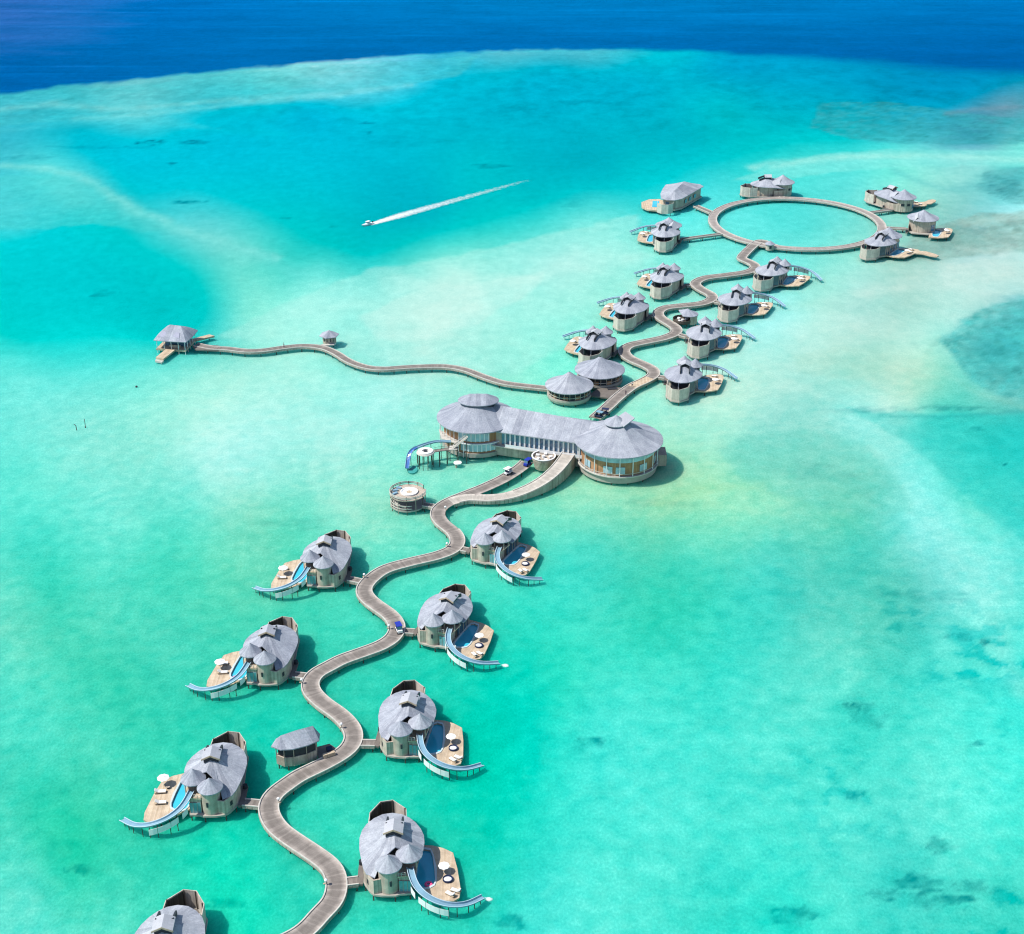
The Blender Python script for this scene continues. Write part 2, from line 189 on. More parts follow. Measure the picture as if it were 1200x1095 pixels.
def noise(nt, vec, scale, detail=3, rough=.55, dist=0.0):
    n = nt.nodes.new('ShaderNodeTexNoise'); n.inputs['Scale'].default_value = scale
    n.inputs['Detail'].default_value = detail; n.inputs['Roughness'].default_value = rough; n.inputs['Distortion'].default_value = dist
    if vec is not None: nt.links.new(vec, n.inputs['Vector'])
    return n.outputs[0]
def ramp(nt, f, a, b, lo=0.0, hi=1.0):
    n = nt.nodes.new('ShaderNodeMapRange'); n.inputs[1].default_value = a; n.inputs[2].default_value = b
    n.inputs[3].default_value = lo; n.inputs[4].default_value = hi
    nt.links.new(f, n.inputs[0]); return n.outputs[0]
def coords(nt, which='Object', scale=None):
    t = nt.nodes.new('ShaderNodeTexCoord').outputs[which]
    if scale:
        mp = nt.nodes.new('ShaderNodeMapping'); mp.inputs['Scale'].default_value = scale; nt.links.new(t, mp.inputs['Vector']); return mp.outputs[0]
    return t

def shingle_mat():
    m, nt, b = M('weathered_shingle', (.4,.41,.47), .75, .25); L = nt.links
    c = coords(nt)
    big = noise(nt, c, .3, 4, .6); fine = noise(nt, c, 2.6, 4, .7)
    sep = N(nt, 'ShaderNodeSeparateXYZ'); L.new(coords(nt, 'UV'), sep.inputs[0])
    pid = mathn(nt, 'FLOOR', sep.outputs[0]); wn = N(nt, 'ShaderNodeTexWhiteNoise', noise_dimensions='1D'); L.new(pid, wn.inputs['W'])
    seam = ramp(nt, mathn(nt, 'ABSOLUTE', mathn(nt, 'SUBTRACT', mathn(nt, 'FRACT', sep.outputs[0]), .5)), .46, .5, 0, 1)
    rows = ramp(nt, mathn(nt, 'FRACT', mathn(nt, 'MULTIPLY', sep.outputs[1], 1.6)), 0, .2, .93, 1.0)
    inf = N(nt, 'ShaderNodeObjectInfo')
    col = mix(nt, ramp(nt, big, .3, .7), (.28,.30,.35), (.41,.43,.475))
    col = mix(nt, 1.0, col, mix(nt, ramp(nt, fine, .3, .7), (.80,.80,.81), (1.16,1.16,1.15)), 'MULTIPLY')
    col = mix(nt, 1.0, col, mix(nt, wn.outputs[0], (.82,.825,.845), (1.13,1.13,1.115)), 'MULTIPLY')
    stv = N(nt, 'ShaderNodeMapping'); stv.inputs['Scale'].default_value = (7, .35, 1); L.new(coords(nt, 'UV'), stv.inputs['Vector'])
    stn = noise(nt, stv.outputs[0], 1.0, 4, .65)
    col = mix(nt, 1.0, col, mix(nt, ramp(nt, stn, .3, .7), (.84,.84,.85), (1.12,1.12,1.11)), 'MULTIPLY')
    col = mix(nt, 1.0, col, mix(nt, rows, (0,0,0), (1,1,1)), 'MULTIPLY')
    col = mix(nt, mathn(nt, 'MULTIPLY', seam, .35), col, (.60,.60,.62))
    col = mix(nt, 1.0, col, mix(nt, inf.outputs['Random'], (.93,.93,.95), (1.07,1.06,1.04)), 'MULTIPLY')
    L.new(col, b.inputs['Base Color'])
    bp = N(nt, 'ShaderNodeBump', i_Strength=.35, i_Distance=.05); L.new(fine, bp.inputs['Height']); L.new(bp.outputs[0], b.inputs['Normal'])
    return m

def boards_mat(name, ca, cb, per=.18, axis='UV', rough=.7, gap=.55, freq=1.0):
    """timber boards; axis UV = across a path, X / Y / R = in the object"""
    m, nt, b = M(name, ca, rough, .2); L = nt.links
    c = coords(nt)
    if axis == 'UV':
        sep = N(nt, 'ShaderNodeSeparateXYZ'); L.new(coords(nt, 'UV'), sep.inputs[0]); s = sep.outputs[0]
    elif axis == 'R':
        sep = N(nt, 'ShaderNodeSeparateXYZ'); L.new(c, sep.inputs[0])
        s = mathn(nt, 'ADD', sep.outputs[0], mathn(nt, 'MULTIPLY', sep.outputs[1], .83))
    else:
        sep = N(nt, 'ShaderNodeSeparateXYZ'); L.new(c, sep.inputs[0]); s = sep.outputs['XYZ'.index(axis)]
    q = mathn(nt, 'DIVIDE', s, per)
    fr = mathn(nt, 'FRACT', q); idn = mathn(nt, 'FLOOR', q)
    wn = N(nt, 'ShaderNodeTexWhiteNoise', noise_dimensions='1D'); L.new(idn, wn.inputs['W'])
    col = mix(nt, wn.outputs[0], ca, cb)
    st = noise(nt, c, .6, 4, .6)
    col = mix(nt, 1.0, col, mix(nt, ramp(nt, st, .3, .7), (.8,.79,.78), (1.14,1.13,1.12)), 'MULTIPLY')
    fn = noise(nt, c, 5, 3, .7)
    col = mix(nt, 1.0, col, mix(nt, ramp(nt, fn, .3, .7), (.9,.9,.9), (1.08,1.08,1.08)), 'MULTIPLY')
    line = ramp(nt, fr, 0, .12, gap, 1.0)
    col = mix(nt, 1.0, col, mix(nt, line, (0,0,0), (1,1,1)), 'MULTIPLY')
    L.new(col, b.inputs['Base Color'])
    return m, nt, b, col

def walk_mat(name='boardwalk_planks', ca=(.195,.172,.152), cb=(.26,.23,.205), k=2.0):
    """boardwalk planks: trodden grey middle, paler silvered edges"""
    m, nt, b, col = boards_mat(name, ca, cb, .5, 'UV', gap=.78)
    L = nt.links; sep = N(nt, 'ShaderNodeSeparateXYZ'); L.new(coords(nt, 'UV'), sep.inputs[0])
    e = ramp(nt, mathn(nt, 'ABSOLUTE', sep.outputs[1]), (.8), 1.7, 0, 1)
    wv = noise(nt, coords(nt), .25, 3)
    e = mathn(nt, 'MULTIPLY', e, ramp(nt, wv, .3, .65, .55, 1.0), True)
    L.new(mix(nt, e, col, mix(nt, 1.0, col, (k,k,k), 'MULTIPLY')), b.inputs['Base Color'])
    return m

def plain(name, col, rough=.6, spec=.3, var=.12, scale=1.5):
    m, nt, b = M(name, col, rough, spec)
    f = noise(nt, coords(nt), scale, 4, .6)
    nt.links.new(mix(nt, ramp(nt, f, .3, .7), tuple(x*(1-var) for x in col), tuple(min(1, x*(1+var)) for x in col)), b.inputs['Base Color'])
    return m

SHINGLE = shingle_mat()
WALK = walk_mat()
PALEWALK = walk_mat('pale_ramp_planks', (.42,.385,.335), (.50,.46,.40), 1.3)
RINGWALK = walk_mat('ring_planks', (.30,.265,.24), (.37,.33,.30), 1.6)
KERB = plain('pale_kerb_timber', (.54,.51,.455), .7, .2, .15, .8)
JOIST, _nt, _b, _c = boards_mat('joist_edge', (.34,.30,.25), (.46,.42,.36), 1.1, 'UV', gap=.25)
TAN = boards_mat('honey_deck', (.50,.385,.265), (.62,.51,.375), .3, 'X', gap=.7)[0]
WALL = boards_mat('silvered_board_wall', (.40,.34,.275), (.57,.485,.40), .3, 'R', gap=.7)[0]
SCREEN = boards_mat('slatted_bath_screen', (.52,.46,.395), (.66,.595,.51), .45, 'R', gap=.45)[0]
SCREENSHADE = boards_mat('painted_shade_slats', (.045,.05,.04), (.09,.09,.075), .3, 'R', gap=.3)[0]  # shade put into the colour of the bath screen's inner face
WOOD = boards_mat('golden_cladding', (.40,.205,.105), (.52,.29,.155), .35, 'R', gap=.6)[0]
SLAB = plain('base_slab', (.40,.37,.32), .8, .2, .12, .8)
PILE = plain('dark_pile', (.10,.085,.07), .8, .2)
WHITE = plain('white_paint', (.80,.80,.80), .5, .3, .04)
CANVAS = plain('white_canvas', (.82,.81,.79), .8, .1, .05)
GLASSY = plain('blue_window_glass', (.10,.20,.30), .08, .8, .3, .4)
PALEGLASS = plain('pale_turquoise_glass', (.16,.38,.42), .12, .6, .25, .5)
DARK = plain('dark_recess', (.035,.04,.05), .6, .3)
CHUTE = plain('blue_grey_slide', (.22,.38,.48), .3, .5, .12, .6)
SKYLT = plain('dull_skylight', (.26,.27,.36), .4, .4, .1)
POOLGLASS = plain('dark_sliding_glass', (.055,.085,.12), .1, .6, .35, .5)  # dark blue glass along the pool side
RIMC = plain('pale_slide_rim', (.50,.64,.72), .4, .4, .08)
HALLGLASS = plain('hall_glass', (.42,.58,.64), .12, .6, .2, .5)
CHUTEBLUE = plain('deep_blue_slide', (.04,.14,.42), .3, .5, .1)
POOL = plain('pool_water', (.05,.50,.66), .08, .6, .12, .25)
POOLTILE = plain('pool_tile', (.55,.62,.62), .5, .4, .06)
PINK = plain('pink_vinyl', (.85,.10,.28), .4, .4, .05)
BLUE = plain('blue_canvas', (.02,.04,.36), .6, .3, .06)
BLACK = plain('black_rubber', (.02,.02,.022), .7, .2)
SKIN = plain('skin', (.42,.26,.18), .6, .3, .04)
CLOTH_A = plain('white_shirt', (.75,.75,.74), .8, .1, .04)
CLOTH_B = plain('navy_cloth', (.03,.04,.09), .8, .1, .05)
NETM = plain('green_net', (.05,.33,.30), .5, .3, .2, 1.2)

# ------------------------------------------------------------------ water
def lin(c): return np.where(c <= .04045, c/12.92, ((c+.055)/1.055)**2.4)
def vnoise(x, y, seed):
    xi = np.floor(x).astype(np.int64); yi = np.floor(y).astype(np.int64); fx = x-xi; fy = y-yi
    fx = fx*fx*(3-2*fx); fy = fy*fy*(3-2*fy)
    def h(a, b):
        n = (a*374761393 + b*668265263 + seed*974711) & 0x7fffffff
        n = ((n ^ (n >> 13))*1274126177) & 0x7fffffff
        return ((n ^ (n >> 16)) & 0xffff)/65535.0
    return (h(xi,yi)*(1-fx)+h(xi+1,yi)*fx)*(1-fy)+(h(xi,yi+1)*(1-fx)+h(xi+1,yi+1)*fx)*fy
def fbm(x, y, seed, octv=4):
    t = 0; a = .5; s = 0
    for k in range(octv):
        ca, sa = math.cos(.7+1.9*k), math.sin(.7+1.9*k)
        t = t+a*vnoise((x*ca-y*sa)*2**k+3.7*k, (x*sa+y*ca)*2**k-1.3*k, seed+k*17); s += a; a *= .5
    return t/s*2-1
def seg_dist(x, y, poly):
    best = np.full(x.shape, 1e9)
    for (ax, ay), (bx, by) in zip(poly[:-1], poly[1:]):
        dx, dy = bx-ax, by-ay; t = np.clip(((x-ax)*dx+(y-ay)*dy)/(dx*dx+dy*dy), 0, 1)
        best = np.minimum(best, np.hypot(x-ax-t*dx, y-ay-t*dy))
    return best

WATER_GAIN = np.array([.655, .61, .57])
def make_water():
    ys = np.concatenate([[-600, -200, 0, 60, 100, 130], np.exp(np.arange(math.log(150), math.log(1500), .0040)), np.geomspace(1550, 60000, 22)])
    us = np.concatenate([[-8, -3, -1.5, -.9], np.linspace(-.6, .6, 441), [.9, 1.5, 3, 8]])
    X = us[None, :]*np.maximum(ys, 150)[:, None]; Y = np.repeat(ys[:, None], len(us), 1)
    nr, nc = X.shape; x = X.ravel(); y = Y.ravel()
    d = np.maximum(y, 60)
    # natural, wandering outlines: shift the sampling place by a few metres of turbulence
    sc = d/18.0
    lf = 4*np.log(d); wx = x + sc*.16*fbm(5*x/d, lf, 3, 5); wy = y + sc*.28*fbm(5*x/d+9, lf+4, 8, 5)
    def uv(px, py): py = np.maximum(py, 60); return 17*px/py, 6.5*np.log(py)
    def field(tab, lam):
        # smooth surface through the soundings (multiquadric with a little slack)
        T = np.array(tab, float); pu, pv = uv(T[:, 0], T[:, 1]); n = len(T)
        phi = lambda a, b, c, d: -np.sqrt((a-c)**2+(b-d)**2+.12)
        A = phi(pu[:, None], pv[:, None], pu[None], pv[None])
        Mx = np.zeros((n+1, n+1)); Mx[:n, :n] = A+lam*np.eye(n); Mx[n, :n] = Mx[:n, n] = 1
        w = np.linalg.solve(Mx, np.concatenate([T[:, 2:5], np.zeros((1, 3))]))
        a, b = uv(wx, wy); a = np.clip(a, -7.5, 7.5); b = np.clip(b, pv.min()-.35, pv.max()+.25)
        o = np.zeros((len(x), 3))
        for k in range(n): o += phi(a, b, pu[k], pv[k])[:, None]*w[k]
        return lin(np.clip((o+w[n])/255.0, 0, 1))
    lag = field(LAGOON, .09); deep = field(DEEP, .4)
    E = np.array(REEF_EDGE); ey = np.interp(x, E[:, 0], E[:, 1])
    ey = ey + 9*fbm(x/60, x*0+3, 21) + 9*fbm(x/14, y/26, 22, 4)
    ew = np.interp(x, [-300, 0, 150, 330], [16, 14, 26, 60])*(1+.3*fbm(x/25, y/40, 23))
    k = np.clip((y-ey)/ew+.5, 0, 1); k = k*k*(3-2*k)
    col = lag
    # sandy lane between the sea-grass beds
    ld = seg_dist(wx, wy, LANE)
    lane = np.exp(-(ld/3.5)**2)*.35*(1+.4*fbm(x/7, y/7, 51))
    col = col*(1-lane[:, None]) + lane[:, None]*np.array([.32, .86, .78])
    # beds of sea-grass, rubble and bare sand with their own outlines
    for i, (pl, cc, al, sf, tx) in enumerate(REGIONS):
        px = np.array(pl); e = 3*sf+20
        near = (x > px[:, 0].min()-e) & (x < px[:, 0].max()+e) & (y > px[:, 1].min()-2*e) & (y < px[:, 1].max()+2*e)
        if not near.any(): continue
        xx = x[near]+sf*1.6*fbm(x[near]/(sf*5), y[near]/(sf*9), 300+i, 4); yy = y[near]+sf*3.2*fbm(x[near]/(sf*5)+7, y[near]/(sf*9), 330+i, 4)
        ins = np.zeros(len(xx), bool)
        for (ax, ay), (bx, by) in zip(pl, pl[1:]+pl[:1]):
            c_ = (ay > yy) != (by > yy); ins ^= c_ & (xx < (bx-ax)*(yy-ay)/((by-ay) or 1e-9)+ax)
        dd = seg_dist(xx, yy/1.8, [(p[0], p[1]/1.8) for p in pl+pl[:1]]); dd = np.where(ins, dd, -dd)
        t = np.clip(dd/(sf*2)+.5, 0, 1); t = t*t*(3-2*t)*al
        x0, y0 = x[near], y[near]
        g = fbm(x0/(sf*2.2), y0/(sf*3.0), 360+i, 5)
        t = np.clip(t*(1+.35*g*tx*2), 0, .95)[:, None]
        spk = (1-.28*tx*np.clip(fbm(x0/3.2, y0/4.2, 390+i, 4)*1.6, -.6, 1))[:, None]
        col[near] = col[near]*(1-t)+t*lin(np.array(cc)/255.0)*spk
    # sand banks, rubble rims and weed belts that run as bands
    for i, (pl, wd, al, cc) in enumerate(STREAKS):
        px = np.array(pl); mx = wd*4
        near = (x > px[:, 0].min()-mx) & (x < px[:, 0].max()+mx) & (y > px[:, 1].min()-mx*4) & (y < px[:, 1].max()+mx*4)
        if not near.any(): continue
        xx, yy = x[near], y[near]; f = 3.0 if px[:, 1].mean() > 480 else 1.8   # bands lie along the shore, so they are longer across the view
        dd = seg_dist(xx+wd*1.2*fbm(xx/(wd*6), yy/(wd*9), 200+i), (yy+wd*2.0*fbm(xx/(wd*5)+3, yy/(wd*8), 230+i))/f, [(p[0], p[1]/f) for p in pl])
        t = np.exp(-(dd/(wd*1.1))**2)*al*(1+.5*fbm(xx/(wd*2.2), yy/(wd*5), 260+i, 5)); t = np.clip(t, 0, .9)[:, None]
        col[near] = col[near]*(1-t)+t*lin(np.array(cc)/255.0)
    # sea-grass and coral heads, ragged
    for i, (px, py, ra, rb, s_) in enumerate(PATCHES):
        q = np.hypot((x-px)/ra, (y-py)/rb); near = q < 2.2
        if not near.any(): continue
        xx, yy = x[near], y[near]; q = q[near]
        rag = fbm(xx/(ra*.5), yy/(rb*.5), 60+i, 5)
        t = np.clip((1.05 + .9*rag - q)/.35, 0, 1)
        t = t*t*(3-2*t)*s_*(.75+.5*fbm(xx/1.3, yy/1.3, 99, 2)*.8)
        t = np.clip(t*1.45*np.clip(.85+1.5*fbm(xx/2.6, yy/2.9, 140+i, 4), .15, 1.3), 0, .85)[:, None]
        col[near] = col[near]*(1-t) + t*col[near]*np.array([.05, .30, .38])
    # broken coral speckle on the far reef flat and in the grass beds to the right
    flat = np.clip((y-720)/120, 0, 1)*(1-k)*np.clip((ey-y)/25, .15, 1)
    sp = fbm(x/7, y/11, 77, 4); col *= (1-.22*flat*np.clip(sp+.1, 0, 1)+.10*flat*np.clip(-sp, 0, 1))[:, None]
    col = col*(1-k[:, None]) + deep*k[:, None]
    sw = fbm(x/70, y/16, 501, 5); sw2 = fbm(x/9, y/5, 503, 3); st = np.clip(fbm(x/160, y/9, 507, 4)-.25, 0, 1)
    col *= (1+k*(.16*sw+.10*sw2+.6*st))[:, None]; col[:, 0] += k*.012*np.clip(.3+sw+.8*st, 0, 1.5)
    # open scatter of sea-grass tufts over the sand to the right
    msk = np.clip((x-25+(y-230)*.05)/60, 0, 1)*np.clip((345-y)/60, 0, 1)*np.clip(.55+2.2*fbm(x/26, y/22, 611, 3), 0, 1)
    tf = np.clip((fbm(x/4.5, y/4.2, 613, 5)-.05)/.2, 0, 1)*msk*.95
    col *= 1-tf[:, None]*np.array([.8, .24, .19])
    # broad mottling of sand ripples and light weed
    m1 = fbm(x/9, y/12, 31, 4); m2 = fbm(x/38, y/60, 35, 3); m3 = fbm(x/2.4, y/2.2, 41, 3)
    nearw = np.clip((520-y)/250, 0, 1)
    amp = (1-k)
    col *= (1+amp*(.035*m1+.02*m2+.10*m3*nearw))[:, None]
    col[:, 0] *= 1+amp*(.12*m1+.40*m3*nearw)
    col = np.clip(col*WATER_GAIN, 0.0, .93)
    col[:, 0] = np.maximum(col[:, 0]-.012, 0)
    me = bpy.data.meshes.new('water')
    idx = np.arange(nr*nc).reshape(nr, nc)
    q = np.stack([idx[:-1, :-1], idx[:-1, 1:], idx[1:, 1:], idx[1:, :-1]], -1).reshape(-1, 4)
    me.vertices.add(nr*nc); me.loops.add(q.size); me.polygons.add(len(q))
    me.vertices.foreach_set('co', np.stack([x, y, 0*x], -1).ravel())
    me.loops.foreach_set('vertex_index', q.ravel()); me.polygons.foreach_set('loop_start', np.arange(0, q.size, 4))
    me.update(); me.validate()
    at = me.attributes.new('seabed_tint', 'FLOAT_COLOR', 'POINT')
    at.data.foreach_set('color', np.concatenate([col, np.ones((len(col), 1))], 1).ravel())
    m, nt, b = M('lagoon_water', (.1,.5,.5), .3, .0); L = nt.links
    b.inputs['IOR'].default_value = 1.33
    a = N(nt, 'ShaderNodeAttribute', attribute_name='seabed_tint')
    c = coords(nt)
    rip = noise(nt, coords(nt, 'Object', (1.9, 1.25, 1)), 1.0, 5, .72, .2)
    r2 = noise(nt, coords(nt, 'Object', (.24, .17, 1)), 1.0, 5, .65, .2)
    r3 = noise(nt, coords(nt, 'Object', (.045, .04, 1)), 1.0, 4, .6, .2)
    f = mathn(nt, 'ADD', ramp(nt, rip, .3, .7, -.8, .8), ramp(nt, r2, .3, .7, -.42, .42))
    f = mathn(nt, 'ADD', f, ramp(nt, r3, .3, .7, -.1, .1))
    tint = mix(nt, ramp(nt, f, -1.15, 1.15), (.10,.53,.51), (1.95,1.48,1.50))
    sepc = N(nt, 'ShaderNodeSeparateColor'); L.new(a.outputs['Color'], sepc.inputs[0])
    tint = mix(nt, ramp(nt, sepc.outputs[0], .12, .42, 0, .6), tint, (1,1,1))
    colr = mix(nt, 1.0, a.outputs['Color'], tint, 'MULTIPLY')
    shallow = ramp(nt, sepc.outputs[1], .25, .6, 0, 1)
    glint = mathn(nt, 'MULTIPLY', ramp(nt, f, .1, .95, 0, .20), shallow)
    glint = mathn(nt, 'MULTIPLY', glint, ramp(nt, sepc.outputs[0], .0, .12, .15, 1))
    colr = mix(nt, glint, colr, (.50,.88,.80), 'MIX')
    L.new(colr, b.inputs['Base Color'])
    bp = N(nt, 'ShaderNodeBump', i_Strength=.3, i_Distance=.25); L.new(rip, bp.inputs['Height']); L.new(bp.outputs[0], b.inputs['Normal'])
    # light also travels sideways inside the clear water before it comes back up
    ss = N(nt, 'ShaderNodeSubsurfaceScattering', falloff='BURLEY'); ss.inputs['Scale'].default_value = 9.0; ss.inputs['Radius'].default_value = (.2, 1.0, 1.05)
    L.new(a.outputs['Color'], ss.inputs['Color']); ms = N(nt, 'ShaderNodeMixShader'); ms.inputs[0].default_value = .55
    L.new(b.outputs[0], ms.inputs[1]); L.new(ss.outputs[0], ms.inputs[2]); L.new(ms.outputs[0], nt.nodes['Material Output'].inputs['Surface'])
    me.materials.append(m); me.polygons.foreach_set('use_smooth', [True]*len(me.polygons))
    o = bpy.data.objects.new('water', me); COLL.objects.link(o); tag(o, None, None, kind='structure')
    o['label'] = 'turquoise lagoon shading to deep blue sea beyond the reef edge'
make_water()

# ------------------------------------------------------------------ boardwalks
PILE_ME = None
def pile_mesh():
    global PILE_ME
    if PILE_ME is None:
        o = MB().cyl((0,0), .14, -2.0, 1.0, 8).build('pile', PILE); PILE_ME = o.data; bpy.data.objects.remove(o)
    return PILE_ME

def boardwalk(name, label, path, w=4.0, closed=False, kl=(0,1), kr=(0,1), pile_step=5.5, z_off=0.0, solid=False, group=None, kerb=True, mat=None):
    t = thing(name, label, 'boardwalk', (path[0][0], path[0][1], 0), group=group)
    o = path[0]; P = [(p[0]-o[0], p[1]-o[1], p[2]+z_off) for p in path]; h = w/2
    MB().sweep(P, [(-h+.02, 0), (h-.02, 0), (h-.02, -.16), (-h+.02, -.16)][::-1], closed).build('deck', mat or WALK, t)
    n = len(P)
    def part(rg):
        a, b = int(rg[0]*(n-1)), int(rg[1]*(n-1))
        return P if (closed or (a == 0 and b == n-1)) else P[a:b+1]
    for sgn, rg in ((1, kl), (-1, kr)):
        Q = part(rg)
        if kerb:
            MB().sweep(Q, [(sgn*(h-.14)-.13, .22), (sgn*(h-.14)+.13, .22), (sgn*(h-.14)+.13, .003), (sgn*(h-.14)-.13, .003)][::-1], closed).build('kerb', KERB, t)
        if solid:   # boarded side down to the water on the rising ramp
            mb = MB(); off = sgn*(h+.01); vs = []; fs = []; us = []
            S = 0
            for i, p in enumerate(P):
                a, b = P[max(0,i-1)], P[min(n-1,i+1)]; L = math.hypot(b[0]-a[0], b[1]-a[1])
                nx, ny = -(b[1]-a[1])/L, (b[0]-a[0])/L
                vs += [(p[0]+nx*off, p[1]+ny*off, p[2]-.02), (p[0]+nx*off, p[1]+ny*off, .9), (p[0]+nx*(off+sgn*.12), p[1]+ny*(off+sgn*.12), p[2]-.02), (p[0]+nx*(off+sgn*.12), p[1]+ny*(off+sgn*.12), .9)]
                if i:
                    k = 4*i; S += math.dist(P[i], P[i-1])
                    for c in ((0,1),(3,2),(2,0),(1,3)):
                        q = (k-4+c[0], k-4+c[1], k+c[1], k+c[0]); fs.append(q if sgn > 0 else q[::-1]); us.append([(S,0),(S,1),(S+.5,1),(S+.5,0)])
            mb.add(vs, fs, us).build('side_boarding', JOIST, t)
        else:
            MB().sweep(Q, [(sgn*(h-.06), -.17), (sgn*(h+.03), -.17), (sgn*(h+.03), -.62), (sgn*(h-.06), -.62)][::-1], closed).build('edge_beam', JOIST, t)
    S = 0; last = -1e9; cnt = 0
    for i in range(1, n-1):
        S += math.dist(P[i], P[i-1])
        if S-last > pile_step and cnt < 98:
            last = S; a, b = P[i-1], P[i+1]; L = math.hypot(b[0]-a[0], b[1]-a[1]); nx, ny = -(b[1]-a[1])/L, (b[0]-a[0])/L
            for sgn in (1, -1):
                shared('pile', pile_mesh(), (P[i][0]+nx*sgn*(h-.4), P[i][1]+ny*sgn*(h-.4), .35 if not solid else .2), t); cnt += 1
    return t

main_p = smooth_path(MAIN); back_p = smooth_path(BACK[:-1]+[(104.4,592.0),(108.6,587.2),(110.4,585.2)]); jet_p = smooth_path(JETTY)
boardwalk('boardwalk', 'winding plank boardwalk in the foreground with pale kerbs, forking before the great hall', main_p, 4.2, kr=(0, .795), pile_step=6)
boardwalk('entrance_ramp', 'rising plank ramp with boarded sides curving up to the great hall', smooth_path(RAMP+[(16.9, 385.5, 5.0)]), 4.2, kl=(.42, 1), kr=(.06, 1), z_off=.008, solid=True, mat=PALEWALK)
boardwalk('boardwalk', 'plank boardwalk snaking from behind the great hall to the ring', back_p, 4.2, pile_step=6)
ring_p = [(124.83+36.6*math.cos(a), 618.6+36.6*math.sin(a), 1.812) for a in np.linspace(0, 2*PI, 160, endpoint=False)]
boardwalk('ring_boardwalk', 'large circular plank boardwalk enclosing a round patch of lagoon', ring_p, 3.9, closed=True, pile_step=5.2, mat=RINGWALK)
boardwalk('jetty_boardwalk', 'narrow wavy plank jetty running left to the open pavilion', jet_p, 3.0, pile_step=4.2)

i0 = min(range(len(back_p)), key=lambda i: math.hypot(back_p[i][0]-39.4, back_p[i][1]-440.2)); i1 = min(range(len(back_p)), key=lambda i: math.hypot(back_p[i][0]-46.6, back_p[i][1]-448.6))
bt = [o for o in COLL.objects if o.name.startswith('boardwalk') and o.parent is None][1]
MB().sweep([(p[0]-back_p[0][0], p[1]-back_p[0][1], p[2]+.012) for p in back_p[i0:i1]], [(-1.75,0),(1.75,0),(1.75,-.01),(-1.75,-.01)][::-1]).build('new_planks', TAN, bt)

# ------------------------------------------------------------------ villas
def fan_roof(mb, peak, outline, rings=4, sag=.35, th=.24):
    """shingled roof: a fan from the peak (a point or one ridge point per outline point) down to the eave"""
    n = len(outline); vs = []; fs = []; us = []
    pk = peak if isinstance(peak, list) else [peak]*n
    for dz in (0, -th):
        for i, p in enumerate(outline):
            for k in range(rings+1):
                t = k/rings; a = pk[i]
                vs.append((a[0]+(p[0]-a[0])*t, a[1]+(p[1]-a[1])*t, a[2]+(p[2]-a[2])*t-sag*math.sin(PI*t)+dz*(1 if k else 1)))
    R = rings+1; o = n*R
    area = sum(outline[i][0]*outline[(i+1) % n][1]-outline[(i+1) % n][0]*outline[i][1] for i in range(n))
    for i in range(n):
        j = (i+1) % n
        for k in range(rings):
            q = (i*R+k, i*R+k+1, j*R+k+1, j*R+k); q = q if area > 0 else q[::-1]
            L = math.dist(outline[i], pk[i])/rings
            u = [(i+.5, k*L), (i+.5, (k+1)*L), (i+1.5, (k+1)*L), (i+1.5, k*L)]; u = u if area > 0 else u[::-1]
            fs.append(q); us.append(u); fs.append(tuple(x+o for x in q[::-1])); us.append(u)
        q = (i*R+rings, i*R+rings+o, j*R+rings+o, j*R+rings); fs.append(q if area > 0 else q[::-1]); us.append([(.25,.5)]*4)
    return mb.add(vs, fs, us)

def cone_roof(mb, c, r, z_eave, z_top, n=20, sag=.12, th=.2, r_top=0.02, sy=1.0, a_off=0.0):
    o = [(c[0]+r*math.cos(a_off+2*PI*i/n), c[1]+sy*r*math.sin(a_off+2*PI*i/n), z_eave) for i in range(n)]
    k = [(c[0]+r_top*math.cos(a_off+2*PI*i/n), c[1]+sy*r_top*math.sin(a_off+2*PI*i/n), z_top) for i in range(n)]
    return fan_roof(mb, k, o, 4, sag, th)

def wall_line(mb, pts, z0, z1, th=.14, closed=False):
    P = [(p[0], p[1], 0) for p in pts]
    return mb.sweep(P, [(-th/2, z1), (th/2, z1), (th/2, z0), (-th/2, z0)][::-1], closed)

ROOF = [(1.1,3.2,8.4),(-.6,2.1,7.3),(-1.7,.6,6.4),(-2.5,-1.5,5.15),(-4.2,-.4,5.1),(-4.9,1.0,5.3),(-5.4,2.8,5.6),(-6.0,5.4,6.0),(-6.2,8.2,6.2),(-5.9,10.2,6.3),(-5.2,12.0,6.3),(-3.9,13.7,6.3),(-2.3,14.9,6.3),(-.4,15.3,6.3),(1.5,14.9,6.3),(3.0,13.9,6.3),(4.3,12.5,6.3),(5.4,10.7,6.3),(6.1,8.8,6.3),(6.3,7.0,6.2),(6.2,5.2,6.0),(5.9,3.9,5.8),(3.6,3.5,7.1)]
SCREEN_PTS = [(-4.9,12.6),(-4.9,16.0),(-3.1,19.3),(-.7,19.8),(2.1,17.2),(2.4,13.6)]
DECK = [(3.4,11.2),(7.6,11.0),(9.6,10.3),(11.6,9.0),(12.6,4.5),(13.4,-1.0),(13.2,-3.2),(12.2,-4.0),(10.6,-3.9),(8.8,-3.3),(7.2,-2.4),(5.9,-1.2),(4.6,-.4)]
POOLP = [(4.9,1.2),(5.3,-.2),(6.2,-.7),(7.4,-.4),(8.3,.4),(8.5,1.6),(8.2,4.5),(7.7,8.0),(7.2,9.6),(6.0,9.9),(5.3,9.4),(5.0,7.5)]
FOOT = [(-5.0,1.0),(-4.5,0.1),(-3.7,-1.2),(-2.8,-2.2),(-1.2,-2.5),(1.4,-2.5),(2.2,-2.1),(4.3,-1.9),(4.6,1.2),(4.8,4.5),(5.2,7.5),(4.8,10.4),(3.2,12.7),(2.6,13.7),(2.5,17.3),(-.6,20.1),(-3.3,19.6),(-5.2,16.2),(-5.2,12.0),(-5.4,8.0),(-5.4,4.0)]
